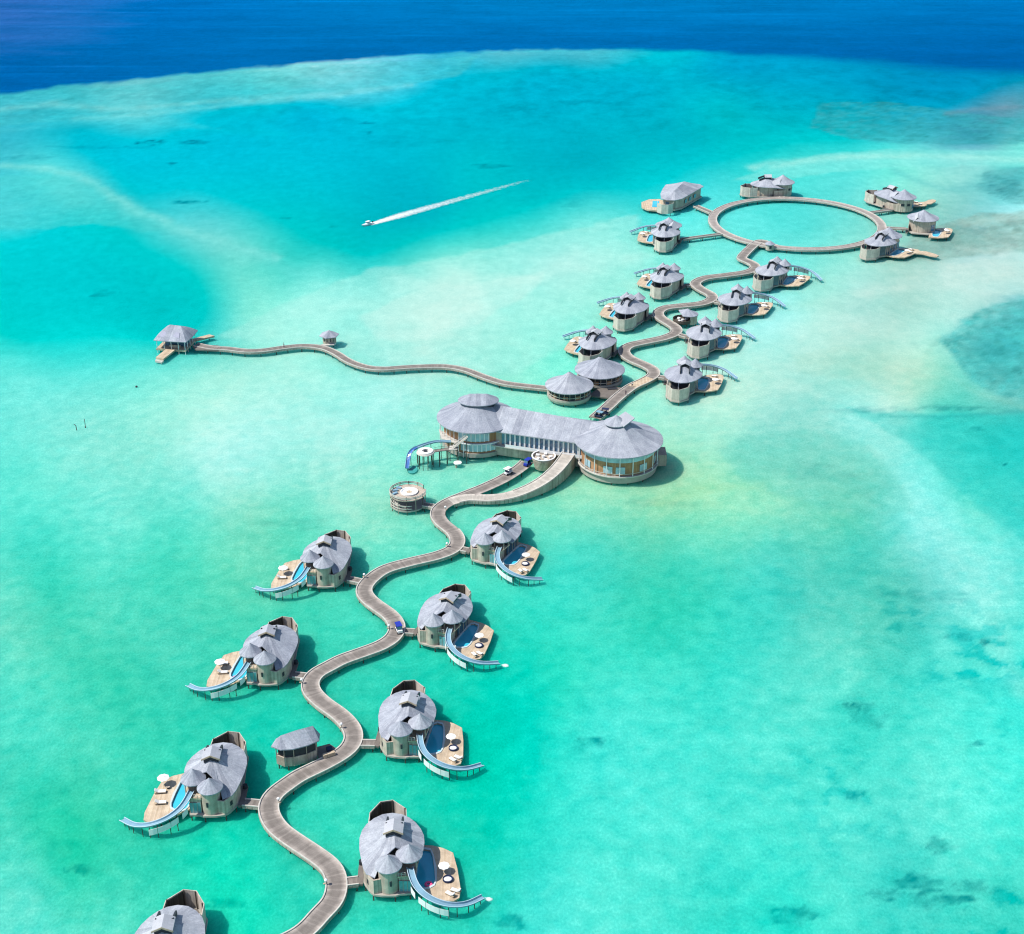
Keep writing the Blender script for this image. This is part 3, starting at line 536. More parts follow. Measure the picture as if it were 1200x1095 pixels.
BODY = [(-4.3,3.6),(-4.9,6.5),(-4.9,9.6),(-4.0,12.0),(-2.2,13.3),(0,13.7),(2.2,12.9),(3.9,11.2),(4.7,8.8),(4.7,6.2),(4.4,3.8),(2.4,2.6),(0,2.6),(-2.2,2.6)]
SLIDE = [(3.9,.6,5.55),(4.3,-1.2,5.4),(4.9,-2.9,5.0),(6.2,-4.7,4.5),(8.2,-6.0,3.9),(10.6,-6.6,3.3),(12.9,-6.3,2.7),(15.0,-5.1,2.0),(16.5,-3.6,1.5),(17.7,-2.4,1.15)]

def scaled(poly, s, c=None):
    cx = sum(p[0] for p in poly)/len(poly); cy = sum(p[1] for p in poly)/len(poly)
    return [(cx+(p[0]-cx)*s, cy+(p[1]-cy)*s) for p in poly]

def inset_poly(poly, d):
    """grow (d>0) a convex-ish polygon outward by d"""
    cx = sum(p[0] for p in poly)/len(poly); cy = sum(p[1] for p in poly)/len(poly); out = []
    for p in poly:
        L = math.hypot(p[0]-cx, p[1]-cy); out.append((p[0]+(p[0]-cx)/L*d, p[1]+(p[1]-cy)/L*d))
    return out

def make_villa(m, kind='slide', slide=True, main=True, spit=False):
    name = 'slide_villa' if slide else 'overwater_villa'
    t = thing(name)
    foot = FOOT if main else [(-5,1),(-4.5,-2.5),(-2,-4.8),(1,-5.2),(4.5,-3),(5.4,1.5),(4.6,7),(-3.5,7),(-5,4)]
    MB().prism(foot, 1.3, 1.7).build('floor_slab', SLAB, t, m)
    d = MB().prism_hole(DECK, POOLP, 1.45, 1.82)
    dk = d.build('deck', TAN, t, m)
    if spit:
        MB().prism([(12.7,1.5),(13.3,-2.6),(16,-3.6),(20.5,-2.4),(22.2,-1.2),(22.0,.6),(19.5,.9),(16,.3)], 1.4, 1.826).build('deck_spit', TAN, t, m)
    rim = MB().prism_hole(inset_poly(POOLP, .5), POOLP, 1.826, 1.95); rim.build('pool_rim', POOLTILE, t, m)
    pb = MB(); pb.prism(inset_poly(POOLP, .06), 1.2, 1.5)
    wl = MB(); wall_line(wl, inset_poly(POOLP, .07), 1.2, 1.9, .1, True); wl.build('pool_wall', POOLTILE, t, m)
    pb.build('pool_water', POOL, t, m)
    # house body under the big roof
    if main:
        b = MB(); b.prism(BODY, 1.7, 5.9); h = b.build('house_wall', WALL, t, m)
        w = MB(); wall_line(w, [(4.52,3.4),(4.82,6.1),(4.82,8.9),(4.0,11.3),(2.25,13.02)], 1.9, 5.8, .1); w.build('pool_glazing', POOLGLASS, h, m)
        w = MB()
        for x, y in ((4.64,4.3),(4.9,6.1),(4.9,7.6),(4.9,8.9),(4.45,10.3),(4.06,11.35)): w.cyl((x,y), .09, 1.75, 5.9, 6)
        w.build('glazing_post', WALL, h, m)
        mb = MB(); fan_roof(mb, [(.5, 7.6, 9.75) for i in range(len(ROOF))], ROOF, 5, .3)
        # ridge running out to the front point
        roof = mb.build('roof', SHINGLE, t, m)
        # sliding roof hatch: a raised little gable with its rails
        g = MB(); yb, yf = 8.9, 5.6; zr, ze, hw = 10.5, 9.6, 1.85; cx = .55
        top = [(cx-hw,yb,ze),(cx,yb,zr),(cx+hw,yb,ze),(cx-hw,yf,ze),(cx,yf,zr),(cx+hw,yf,ze)]
        vs = top+[(x,y,z-.2) for x,y,z in top]
        g.add(vs, [(0,3,4,1),(1,4,5,2),(7,10,9,6),(8,11,10,7),(0,1,7,6),(1,2,8,7),(4,3,9,10),(5,4,10,11),(3,0,6,9),(2,5,11,8)])
        ht = g.build('roof_hatch', SHINGLE, t, m)
        fa = MB(); y0 = yf-.06
        fa.add([(cx-hw-.05,y0,ze-.45),(cx,y0,zr-.4),(cx+hw+.05,y0,ze-.45),(cx+hw+.05,y0,ze-.08),(cx,y0,zr-.03),(cx-hw-.05,y0,ze-.08)]+[(x,yf+.3,z) for x,z in ((cx-hw-.05,ze-.45),(cx,zr-.4),(cx+hw+.05,ze-.45),(cx+hw+.05,ze-.08),(cx,zr-.03),(cx-hw-.05,ze-.08))],
               [(0,1,4,5),(1,2,3,4),(6,11,10,7),(7,10,9,8),(0,6,7,1),(1,7,8,2),(5,4,10,11),(4,3,9,10),(0,5,11,6),(2,8,9,3)]).build('fascia', TAN, ht, m)
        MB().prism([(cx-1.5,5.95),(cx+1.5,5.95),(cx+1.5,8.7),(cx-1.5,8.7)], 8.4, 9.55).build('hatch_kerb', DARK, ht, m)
        for sx in (-1.45, 1.45):
            r = MB(); r.add([(cx+sx-.18,8.2,9.2),(cx+sx+.18,8.2,9.2),(cx+sx+.16,11.4,7.8),(cx+sx-.16,11.4,7.8),(cx+sx-.18,8.2,9.9),(cx+sx+.18,8.2,9.9),(cx+sx+.16,11.4,8.7),(cx+sx-.16,11.4,8.7)],
                            [(3,2,1,0),(4,5,6,7),(0,1,5,4),(1,2,6,5),(2,3,7,6),(3,0,4,7)]); r.build('hatch_rail', DARK, t, m)
        # bath screen behind, a faceted slatted wall round an open court
        s = MB(); wall_line(s, SCREEN_PTS, 1.1, 5.75, .16); scr = s.build('bath_screen', SCREEN, t, m)
        s = MB(); wall_line(s, [(-4.74,12.8),(-4.74,15.95),(-3.0,19.12),(-.72,19.58)] if m > 0 else [(-.72,19.58),(1.9,17.08),(2.2,13.8)], 1.75, 5.6, .06); s.build('screen_shade', SCREENSHADE, scr, m)  # near-black strip paints shade on the inner facets turned from the sun
        for x, y in ((-4.62,15.9),(-2.95,18.95),(-.74,19.42),(1.93,17.1)): MB().cyl((x,y), .14, 1.75, 5.95, 6).build('screen_post', PILE, scr, m)
        MB().prism([(-4.5,13.2),(-4.6,15.8),(-2.95,18.9),(-.72,19.36),(1.85,17.0),(2.1,14.0)], 1.704, 1.78).build('court_floor', WALK, t, m)
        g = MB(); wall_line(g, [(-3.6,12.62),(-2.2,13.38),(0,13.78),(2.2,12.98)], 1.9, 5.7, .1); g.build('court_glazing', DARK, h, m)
        p = MB()
        for x, y in ((-4.6,12.9),(2.2,13.6),(-1.2,14.4)): p.cyl((x,y), .12, 1.7, 6.2, 8)
        p.build('court_post', WHITE, t, m)
    if kind == 'slide':
        # entrance front, curved board wall between the bridge and the tower
        f = MB(); wall_line(f, [(-5.1,3.8),(-4.75,1.3),(-4.25,.2),(-3.5,-1.1),(-2.7,-2.0),(-1.4,-1.6)], 1.12, 5.0, .3)
        fo = f.build('entrance_wall', WALL, t, m)
        wa = math.atan2(-1.3,.75); MB().box((-3.95,-.55,3.35), (.75,.14,1.1), wa).build('window', DARK, fo, m)
        tw = MB(); tw.cyl((0,-.35), 1.95, 1.12, 7.45, 24); two = tw.build('tower', WALL, t, m)
        MB().box((.5,-2.27,4.3),(.4,.2,1.1)).build('window', DARK, two, m)
        c = MB(); cone_roof(c, (0,-.2), 2.6, 7.25, 9.5, 20); c.build('tower_roof', SHINGLE, t, m)
        u = MB(); u.prism([(1.7,-1.5),(5.0,-1.0),(5.4,3.6),(1.6,3.6)], 5.05, 5.35); u.build('upper_deck', TAN, t, m)
        p = MB()
        for x, y in ((2.3,.8),(5.1,.6),(5.2,3.3),(2.3,3.3)): p.cyl((x,y), .13, 5.35, 7.6, 8)
        p.build('pavilion_post', WALL, t, m)
        MB().box((3.6,2.9,6.4),(2.6,.25,2.0)).build('pavilion_screen', DARK, t, m)
        c = MB(); cone_roof(c, (3.7,2.4), 2.55, 7.45, 9.8, 20); c.build('pavilion_roof', SHINGLE, t, m)
        rl = MB()
        for z in (5.75, 6.15): rl.bar((1.8,-1.45,z),(3.2,-1.2,z),.05)
        for x in (1.85,2.5,3.15): rl.bar((x,-1.48+(x-1.85)*.18,5.35),(x,-1.48+(x-1.85)*.18,6.2),.05)
        rl.build('railing', KERB, t, m)
        gw = MB(); gw.box((3.1,-1.35,2.95),(2.3,.12,2.5)); gwo = gw.build('glass_wall', PALEGLASS, t, m)
        fr = MB()
        for x in (1.95,2.7,3.5,4.2): fr.box((x,-1.43,2.95),(.09,.06,2.5))
        fr.build('mullion', WALL, gwo, m)
        MB().prism([(1.9,-1.2),(4.2,-1.2),(4.3,2.4),(1.9,2.4)], 1.704, 5.0).build('lower_room', WALL, t, m)
    else:
        R = 4.6 if main else 5.6; RR = 5.7 if main else 6.8; c0 = (.4,.2)
        w = MB(); w.cyl(c0, R, 1.12, 7.2, 28); wo = w.build('rotunda_wall', WALL, t, m)
        for k, a in enumerate((-2.5,-1.9,-1.2,-.55,.05,.65)):
            g = MB(); g.box((c0[0]+(R-.02)*math.cos(a), c0[1]+(R-.02)*math.sin(a), 4.3 if k in (0,1) else 3.6), (.14, 1.5 if k in (0,1) else 2.0, 1.0 if k in (0,1) else 2.6), a)
            g.build('window', GLASSY if k not in (0,1) else DARK, wo, m)
        c = MB(); cone_roof(c, c0, RR, 7.0, 10.4, 16, .3); c.build('rotunda_roof', SHINGLE, t, m)
        # the little gabled porch roof tucked against the big cone
        pr = MB(); px, py = -2.2, 4.0
        pr.add([(px-2.2,py-1.6,6.9),(px+.2,py-2.4,9.3),(px+2.4,py-.4,7.3),(px-1.2,py+2.2,6.6),(px+.3,py+1.2,8.2),(px+2.6,py+1.6,6.9)]+[(px-2.2,py-1.6,6.7),(px+.2,py-2.4,9.1),(px+2.4,py-.4,7.1),(px-1.2,py+2.2,6.4),(px+.3,py+1.2,8.0),(px+2.6,py+1.6,6.7)],
               [(0,1,4,3),(1,2,5,4),(9,10,7,6),(10,11,8,7),(3,4,10,9),(4,5,11,10),(0,3,9,6),(2,8,11,5),(0,6,7,1),(1,7,8,2)]); pr.build('porch_roof', SHINGLE, t, m)
        f = MB(); wall_line(f, [(-5.2,5),(-5,1.5),(-3.6,-2)], 1.12, 4.4, .25); f.build('entrance_wall', WALL, t, m)
    MB().prism([(-6.2,.4),(-5.05,.4),(-5.3,6.6),(-6.3,6.6)], 1.3, 1.79).build('entrance_deck', WALK, t, m)
    nb = MB(); nb.cyl((-5.8,5.9), .5, 1.79, 2.6, 10); nb.build('planter', DARK, t, m)
    if slide:
        sp = smooth_path(SLIDE, .7)
        ch = MB(); ch.sweep(sp, [(-.62,.36),(-.52,.36),(-.42,.06),(.42,.06),(.52,.36),(.62,.36),(.48,-.06),(-.48,-.06)][::-1])
        co = ch.build('water_slide', CHUTE, t, m)
        for o_ in (-.66, .54): MB().sweep(sp, [(o_,.42),(o_+.12,.42),(o_+.12,.33),(o_-.0,.33)][::-1]).build('rim', RIMC, co, m)
        k = len(sp)
        for fr_ in (.30,.40,.50,.60,.70,.80,.89,.97):
            x, y, z = sp[int(fr_*(k-1))]; pm = MB(); pm.cyl((x,y), .085, -1.5, z-.07, 6); pm.build('post', PILE, co, m)
        for a, b in ((.20,.29),(.305,.40),(.415,.50),(.515,.60)):
            pn = MB(); seg = sp[int(a*(k-1)):int(b*(k-1))+1]
            if len(seg) > 1:
                n = len(seg); vs = []
                for i, p in enumerate(seg):
                    q0, q1 = seg[max(0,i-1)], seg[min(n-1,i+1)]; L = math.hypot(q1[0]-q0[0], q1[1]-q0[1]) or 1
                    nx, ny = (q1[1]-q0[1])/L*.75, -(q1[0]-q0[0])/L*.75
                    for o_ in (1.0, .93):
                        vs += [(p[0]+nx*o_, p[1]+ny*o_, p[2]-.5), (p[0]+nx*o_, p[1]+ny*o_, max(.9, p[2]-1.9))]
                fs = []
                for i in range(n-1):
                    a_ = 4*i; b_ = a_+4
                    fs += [(a_+1,b_+1,b_,a_),(a_+2,b_+2,b_+3,a_+3),(a_,b_,b_+2,a_+2),(a_+3,b_+3,b_+1,a_+1)]
                pn.add(vs, fs).build('splash_panel', CANVAS, co, m)
    for x, y in ((-4.6,.6),(-2.9,-1.9),(1.2,-2.2),(4.0,-1.6),(-5.0,8),(-4.8,15),(-.7,19.6),(2.2,16.8),(12.6,-2.9),(9.8,-3.2),(12.0,3.4),(11.1,8.2),(7.4,10.4)):
        if not main and y > 7 and x < 5: continue
        shared('pile', pile_mesh(), (m*x, y, .45), t)
    return t

PROTO = {}
def villa(key, m, x, y, yaw, label, kind='slide', slide=True, main=True, spit=False):
    sig = (m, kind, slide, main, spit)
    if sig not in PROTO: PROTO[sig] = o = make_villa(m, kind, slide, main, spit)
    else: o = copy_tree(PROTO[sig])
    o.location = (x, y, 0); o.rotation_euler = (0, 0, math.radians(yaw))
    tag(o, label, 'villa', 'villas strung along the boardwalks')
    for c in o.children:
        if c.name.startswith('roof_hatch'): c.location = (0, {'L2': .5, 'C2': .6, 'V3': .3}.get(key, 0), {'L2': -.12, 'C2': -.14, 'V3': -.05}.get(key, 0))
    return o

def local(x, y, yaw, m, p):
    a = math.radians(yaw); px = m*p[0]
    return (x+px*math.cos(a)-p[1]*math.sin(a), y+px*math.sin(a)+p[1]*math.cos(a))

VILLAS = [  # key, mirror, x, y, yaw, handle, kind, slide, main, spit, label
 ('V1', 1, -23.0, 208.4, 0, 'villa with the pink pool float', 'slide', True, True, False, 'grey-roofed slide villa right of the boardwalk with a pink float in its pool'),
 ('V2', 1, -23.5, 249.3, -7, 'right-hand villa opposite the lone grey hut', 'slide', True, True, False, 'grey-roofed slide villa across the boardwalk from the lone grey hut'),
 ('V3', 1, -18.5, 291.0, -22, 'villa beside the blue-roofed buggy', 'slide', True, True, False, 'grey-roofed slide villa beside the blue-roofed buggy, splash at its slide end'),
 ('V4', 1, -7.0, 329.5, -26, 'right-hand slide villa nearest the great hall', 'slide', True, True, False, 'slide villa right of the boardwalk nearest the great hall'),
 ('L0', -1, -59.9, 183.4, 3, "villa cut off by the photo's bottom edge", 'slide', True, True, False, "villa cut off by the photo's bottom edge, only roof and dark bath screen showing"),
 ('L1', -1, -60.3, 230.6, 2, 'nearest fully visible left-hand villa', 'slide', True, True, False, 'nearest fully visible slide villa left of the boardwalk, turquoise lap pool on its deck'),
 ('L2', -1, -56.1, 275.4, -1, 'middle left-hand slide villa', 'slide', True, True, False, 'slide villa left of the boardwalk, second from the great hall on that side'),
 ('L3', -1, -47.7, 317.6, -1, 'left-hand slide villa nearest the great hall', 'slide', True, True, False, 'slide villa left of the boardwalk nearest the great hall and round lounge deck'),
 ('C1', -1, 57.3, 448.3, 172, 'right-hand villa just beyond the great hall', 'slide', True, True, False, 'slide villa right of the far boardwalk, first beyond the great hall'),
 ('C2', -1, 68.6, 484.7, 170, 'right-hand villa facing the small hut in the bend', 'slide', True, True, False, 'slide villa right of the far boardwalk, second beyond the great hall'),
 ('C3', -1, 84.8, 518.5, 165, 'third right-hand villa beyond the great hall', 'slide', True, True, False, 'slide villa right of the far boardwalk, third beyond the great hall'),
 ('C4', -1, 104.7, 550.3, 156, 'right-hand villa just before the ring', 'slide', True, True, False, 'slide villa right of the far boardwalk, just below the ring boardwalk'),
 ('B1', 1, 32.7, 475.4, 152, 'left-hand villa behind the twin round pavilions', 'slide', True, True, False, 'slide villa left of the far boardwalk, just behind the twin round pavilions'),
 ('B2', 1, 46.8, 509.4, 152, 'middle left-hand villa beyond the great hall', 'slide', True, True, False, 'slide villa left of the far boardwalk, middle of the three on that side'),
 ('B3', 1, 63.2, 542.3, 151, 'left-hand villa just before the ring', 'slide', True, True, False, 'slide villa left of the far boardwalk, last one before the ring boardwalk'),
 ('R1', 1, 67.0, 598.7, 161, 'two-roofed villa left of the ring', 'rotunda', True, True, False, 'two-roofed slide villa left of the ring on a long thin footbridge'),
 ('R3', 1, 126.0, 664.0, 92, 'villa behind the top of the ring', 'rotunda', False, True, False, 'two-roofed villa behind the far side of the ring boardwalk'),
 ('R4', 1, 176.3, 640.0, 37, 'two-roofed villa upper right of the ring', 'rotunda', False, True, True, 'two-roofed villa at the upper right of the ring, deck reaching right'),
 ('R5', -1, 177.0, 609.6, 165, 'single-roofed villa right of the ring', 'rotunda', False, False, False, 'compact single-roofed villa right of the ring, between two two-roofed villas'),
 ('R6', -1, 156.6, 585.3, 145, 'two-roofed villa lower right of the ring', 'rotunda', False, True, True, 'two-roofed villa at the lower right of the ring with long deck spit'),
]
ALLPATH = {'main': main_p, 'back': back_p, 'ring': ring_p}
JOINX = {'V1':'main','V2':'main','V3':'main','V4':'main','L0':'main','L1':'main','L2':'main','L3':'main','C1':'back','C2':'back','C3':'back','C4':'back','B1':'back','B2':'back','B3':'back','R1':'ring','R3':'ring','R4':'ring','R5':'ring','R6':'ring'}
def footbridge(label, g, pk, w=2.3, aim=None):
    path = ALLPATH[pk]; q = min(path, key=lambda p: math.hypot(p[0]-(aim or g)[0], p[1]-(aim or g)[1]))
    dx, dy = q[0]-g[0], q[1]-g[1]; L = math.hypot(dx, dy); s = max(.1, (L-1.9)/L)
    P = [(g[0]+dx*s*k/6, g[1]+dy*s*k/6, 1.8) for k in range(7)]
    t = boardwalk('footbridge', label, P, w, pile_step=max(2.2, L/4), z_off=-.012, group='footbridges to the villas')
    t['category'] = 'footbridge'
for key, m, x, y, yaw, hd, kind, sl, mn, sp_, lab in VILLAS:
    villa(key, m, x, y, yaw, lab, kind, sl, mn, sp_)
    footbridge('short plank footbridge to the '+hd, local(x, y, yaw, m, (-6.0, 1.4)), JOINX[key])

# deck furniture ----------------------------------------------------
def make_parasol():
    t = thing('parasol')
    MB().cyl((0,0), .05, 0, 2.45, 8).build('pole', WHITE, t)
    c = MB(); cone_roof(c, (0,0), 1.55, 2.25, 2.8, 8, .04, .05); c.build('canopy', CANVAS, t)
    MB().cyl((0,0), .3, 0, .09, 10).build('base', SLAB, t)
    return t
def make_lounger():
    t = thing('sun_lounger')
    f = MB(); f.box((0,0,.28),(.78,2.0,.1))
    for x in (-.33,.33):
        for y in (-.85,.85): f.box((x,y,.115),(.08,.08,.23))
    f.build('frame', TAN, t)
    MB().box((0,-.32,.39),(.72,1.28,.12)).build('seat_cushion', CANVAS, t)
    b = MB(); b.add([(-.36,.33,.34),(.36,.33,.34),(.36,.98,.78),(-.36,.98,.78),(-.36,.27,.45),(.36,.27,.45),(.36,.92,.89),(-.36,.92,.89)], [(3,2,1,0),(4,5,6,7),(0,1,5,4),(1,2,6,5),(2,3,7,6),(3,0,4,7)]); b.build('back_cushion', CANVAS, t)
    return t
def make_daybed():
    t = thing('daybed')
    MB().lathe((0,0,0), [(.02,.0),(.85,.0),(1.0,.12),(1.0,.42),(.92,.42),(.9,.3),(.02,.3)], 20).build('rim', CLOTH_B, t)
    MB().lathe((0,-.12,0), [(.02,.5),(.6,.48),(.72,.4),(.72,.31)], 18, sx=1.05, sy=.85).build('cushion', CANVAS, t)
    return t
def make_table():
    t = thing('side_table')
    MB().cyl((0,0), .45, .42, .48, 14).build('top', WALL, t); MB().cyl((0,0), .07, .04, .42, 8).build('stem', PILE, t); MB().cyl((0,0), .28, 0, .04, 12).build('foot', PILE, t)
    return t
FP = {}
def furn(maker, key, pos, rz, label, cat, group, s=1.0):
    if key == 'p': s *= .72
    if key not in FP: FP[key] = o = maker()
    else: o = copy_tree(FP[key])
    o.location = (*pos, 1.826); o.rotation_euler = (0, 0, rz); o.scale = (s, s, s)
    return tag(o, label, cat, group)
ONLY = {}
for key, m, x, y, yaw, hd, kind, sl, mn, sp_, lab in VILLAS:
    if key == 'L0' or key == 'R3': continue
    ya = math.radians(yaw); at = lambda p: local(x, y, yaw, m, p)
    if key in ('V1','V2','V3','V4'):
        furn(make_parasol, 'p', at((10.1,3.6)), 0, 'white parasol on deck of the '+hd, 'parasol', 'parasols on the villa decks')
        furn(make_daybed, 'd', at((10.9,1.5)), ya, 'round dark-rimmed daybed on deck of the '+hd, 'daybed', 'round daybeds on the villa decks')
        for i, p in enumerate(((11.5,-2.5),(12.5,-1.6))):
            furn(make_lounger, 'l', at(p), ya-2.2+.2*i, ('outer' if i else 'inner')+' white sun lounger on deck of the '+hd, 'sun lounger', 'sun loungers on the villa decks')
    elif key in ('L1','L2','L3'):
        pp = {'L1': ((11.0,7.4),((11.3,4.9),(10.6,1.5))), 'L2': ((11.3,3.6),((11.0,5.2),(10.4,1.6))), 'L3': ((11.0,3.4),((11.3,5.6),(11.1,1.2)))}[key]
        furn(make_parasol, 'p', at(pp[0]), 0, 'white parasol on deck of the '+hd, 'parasol', 'parasols on the villa decks', 1.15)
        for i, p in enumerate(pp[1]):
            furn(make_lounger, 'l', at(p), ya+1.65, ('nearer' if i else 'farther')+' white sun lounger on deck of the '+hd, 'sun lounger', 'sun loungers on the villa decks', 1.15)
        if key == 'L1': furn(make_table, 't', at((10.0,6.3)), 0, 'round side table by the parasol on deck of the '+hd, 'table', None)
    else:
        furn(make_parasol, 'p', at((10.6,4.2)), 0, 'white parasol on deck of the '+hd, 'parasol', 'parasols on the villa decks')
        for i, p in enumerate(((11.3,1.6),(10.3,-1.6))):
            furn(make_lounger, 'l', at(p), ya+1.2, ('parasol-side' if not i else 'outer')+' sun lounger on deck of the '+hd, 'sun lounger', 'sun loungers on the villa decks')
fl = MB(); fl.lathe((0,0,0), [(.45,0),(.3,.12),(.35,.3),(.55,.36),(.75,.3),(.8,.14),(.7,0),(.45,0)], 18)
flo = fl.build('pool_float', PINK, None, smooth=True); flo.location = (*local(-23.0,208.4,0,1,(7.3,.5)), 1.52); tag(flo, 'bright pink ring float at the end of the pool', 'pool float')
fl = MB(); fl.lathe((0,0,0), [(.3,0),(.2,.1),(.25,.22),(.4,.27),(.52,.2),(.52,.08),(.42,0),(.3,0)], 14)
flo = fl.build('pool_float', PINK, None, smooth=True); flo.location = (*local(-56.1,275.4,-1,-1,(7.4,.5)), 1.52); tag(flo, 'small pink float in the turquoise pool of the middle left-hand villa', 'pool float')

# the big hipped-roof villa ----------------------------------------
def hip_villa():
    ox, oy = 76.0, 648.0
    t = thing('overwater_villa', 'large villa under one long hipped grey roof with round deck, upper left of ring', 'villa', (ox, oy, 0), group='villas strung along the boardwalks')
    eave = [(-8.9,-7.6,6.2),(-6.5,-10.2,6.2),(-2.9,-10.6,6.2),(.6,-8.2,6.2),(6.6,1.5,6.2),(12.6,11.6,6.2),(11.2,15.2,6.2),(4.5,15.6,6.2),(-4.5,14.6,6.2),(-6.6,8,6.2),(-8.4,0,6.2)]
    ra, rb = (-2.6,-4.4,8.9), (3.4,9.8,9.0)
    pk = [ra,ra,ra,ra,tuple((a+b)/2 for a,b in zip(ra,rb)),rb,rb,rb,rb,tuple((a+2*b)/3 for a,b in zip(ra,rb)),ra]
    fan_roof(MB(), pk, eave, 4, .2).build('roof', SHINGLE, t)
    body = [(p[0]*.88+.2, p[1]*.88+.3) for p in eave]
    b = MB(); b.prism(body, 1.7, 6.0); bo = b.build('house_wall', WALL, t)
    MB().prism(scaled(body, 1.06), 1.05, 1.7).build('floor_slab', SLAB, t)
    for px, py, a in ((-6.0,-8.2,-2.3),(2.8,-4.2,-.55),(5.2,-.3,-.55),(7.8,4.0,-.55)):
        MB().box((px+.05,py,3.9),(.16,2.0,1.6),a).build('window', GLASSY, bo)
    sp = [(-10.5,-8.6),(-10.9,-12.0),(-9.0,-14.5),(-6.2,-14.9),(-3.9,-12.8),(-3.6,-10.4)]
    s = MB(); wall_line(s, sp, 1.1, 5.4, .16); s.build('bath_screen', SCREEN, t)
    MB().prism([(-17.3,-6.4),(-15,-10.4),(-11,-11.5),(-7,-9.5),(-5.5,2),(-8,6),(-13,5.5),(-16.8,1)], 1.2, 1.82).build('deck', TAN, t)
    MB().prism([(-12.6,-6.5),(-9.4,-7),(-8.6,2.5),(-11.5,3)], 1.826, 1.9).build('pool_water', POOL, t)
    for x, y in ((-16,-5),(-14,-9),(-10,-13),(-5,-13.6),(6,1),(10,9),(-12,4)): shared('pile', pile_mesh(), (x, y, .45), t)
hip_villa()
footbridge('wide plank footbridge from ring to the long hipped-roof villa', (83.4, 643.5), 'ring', 3.0, aim=(89.5, 632.0))

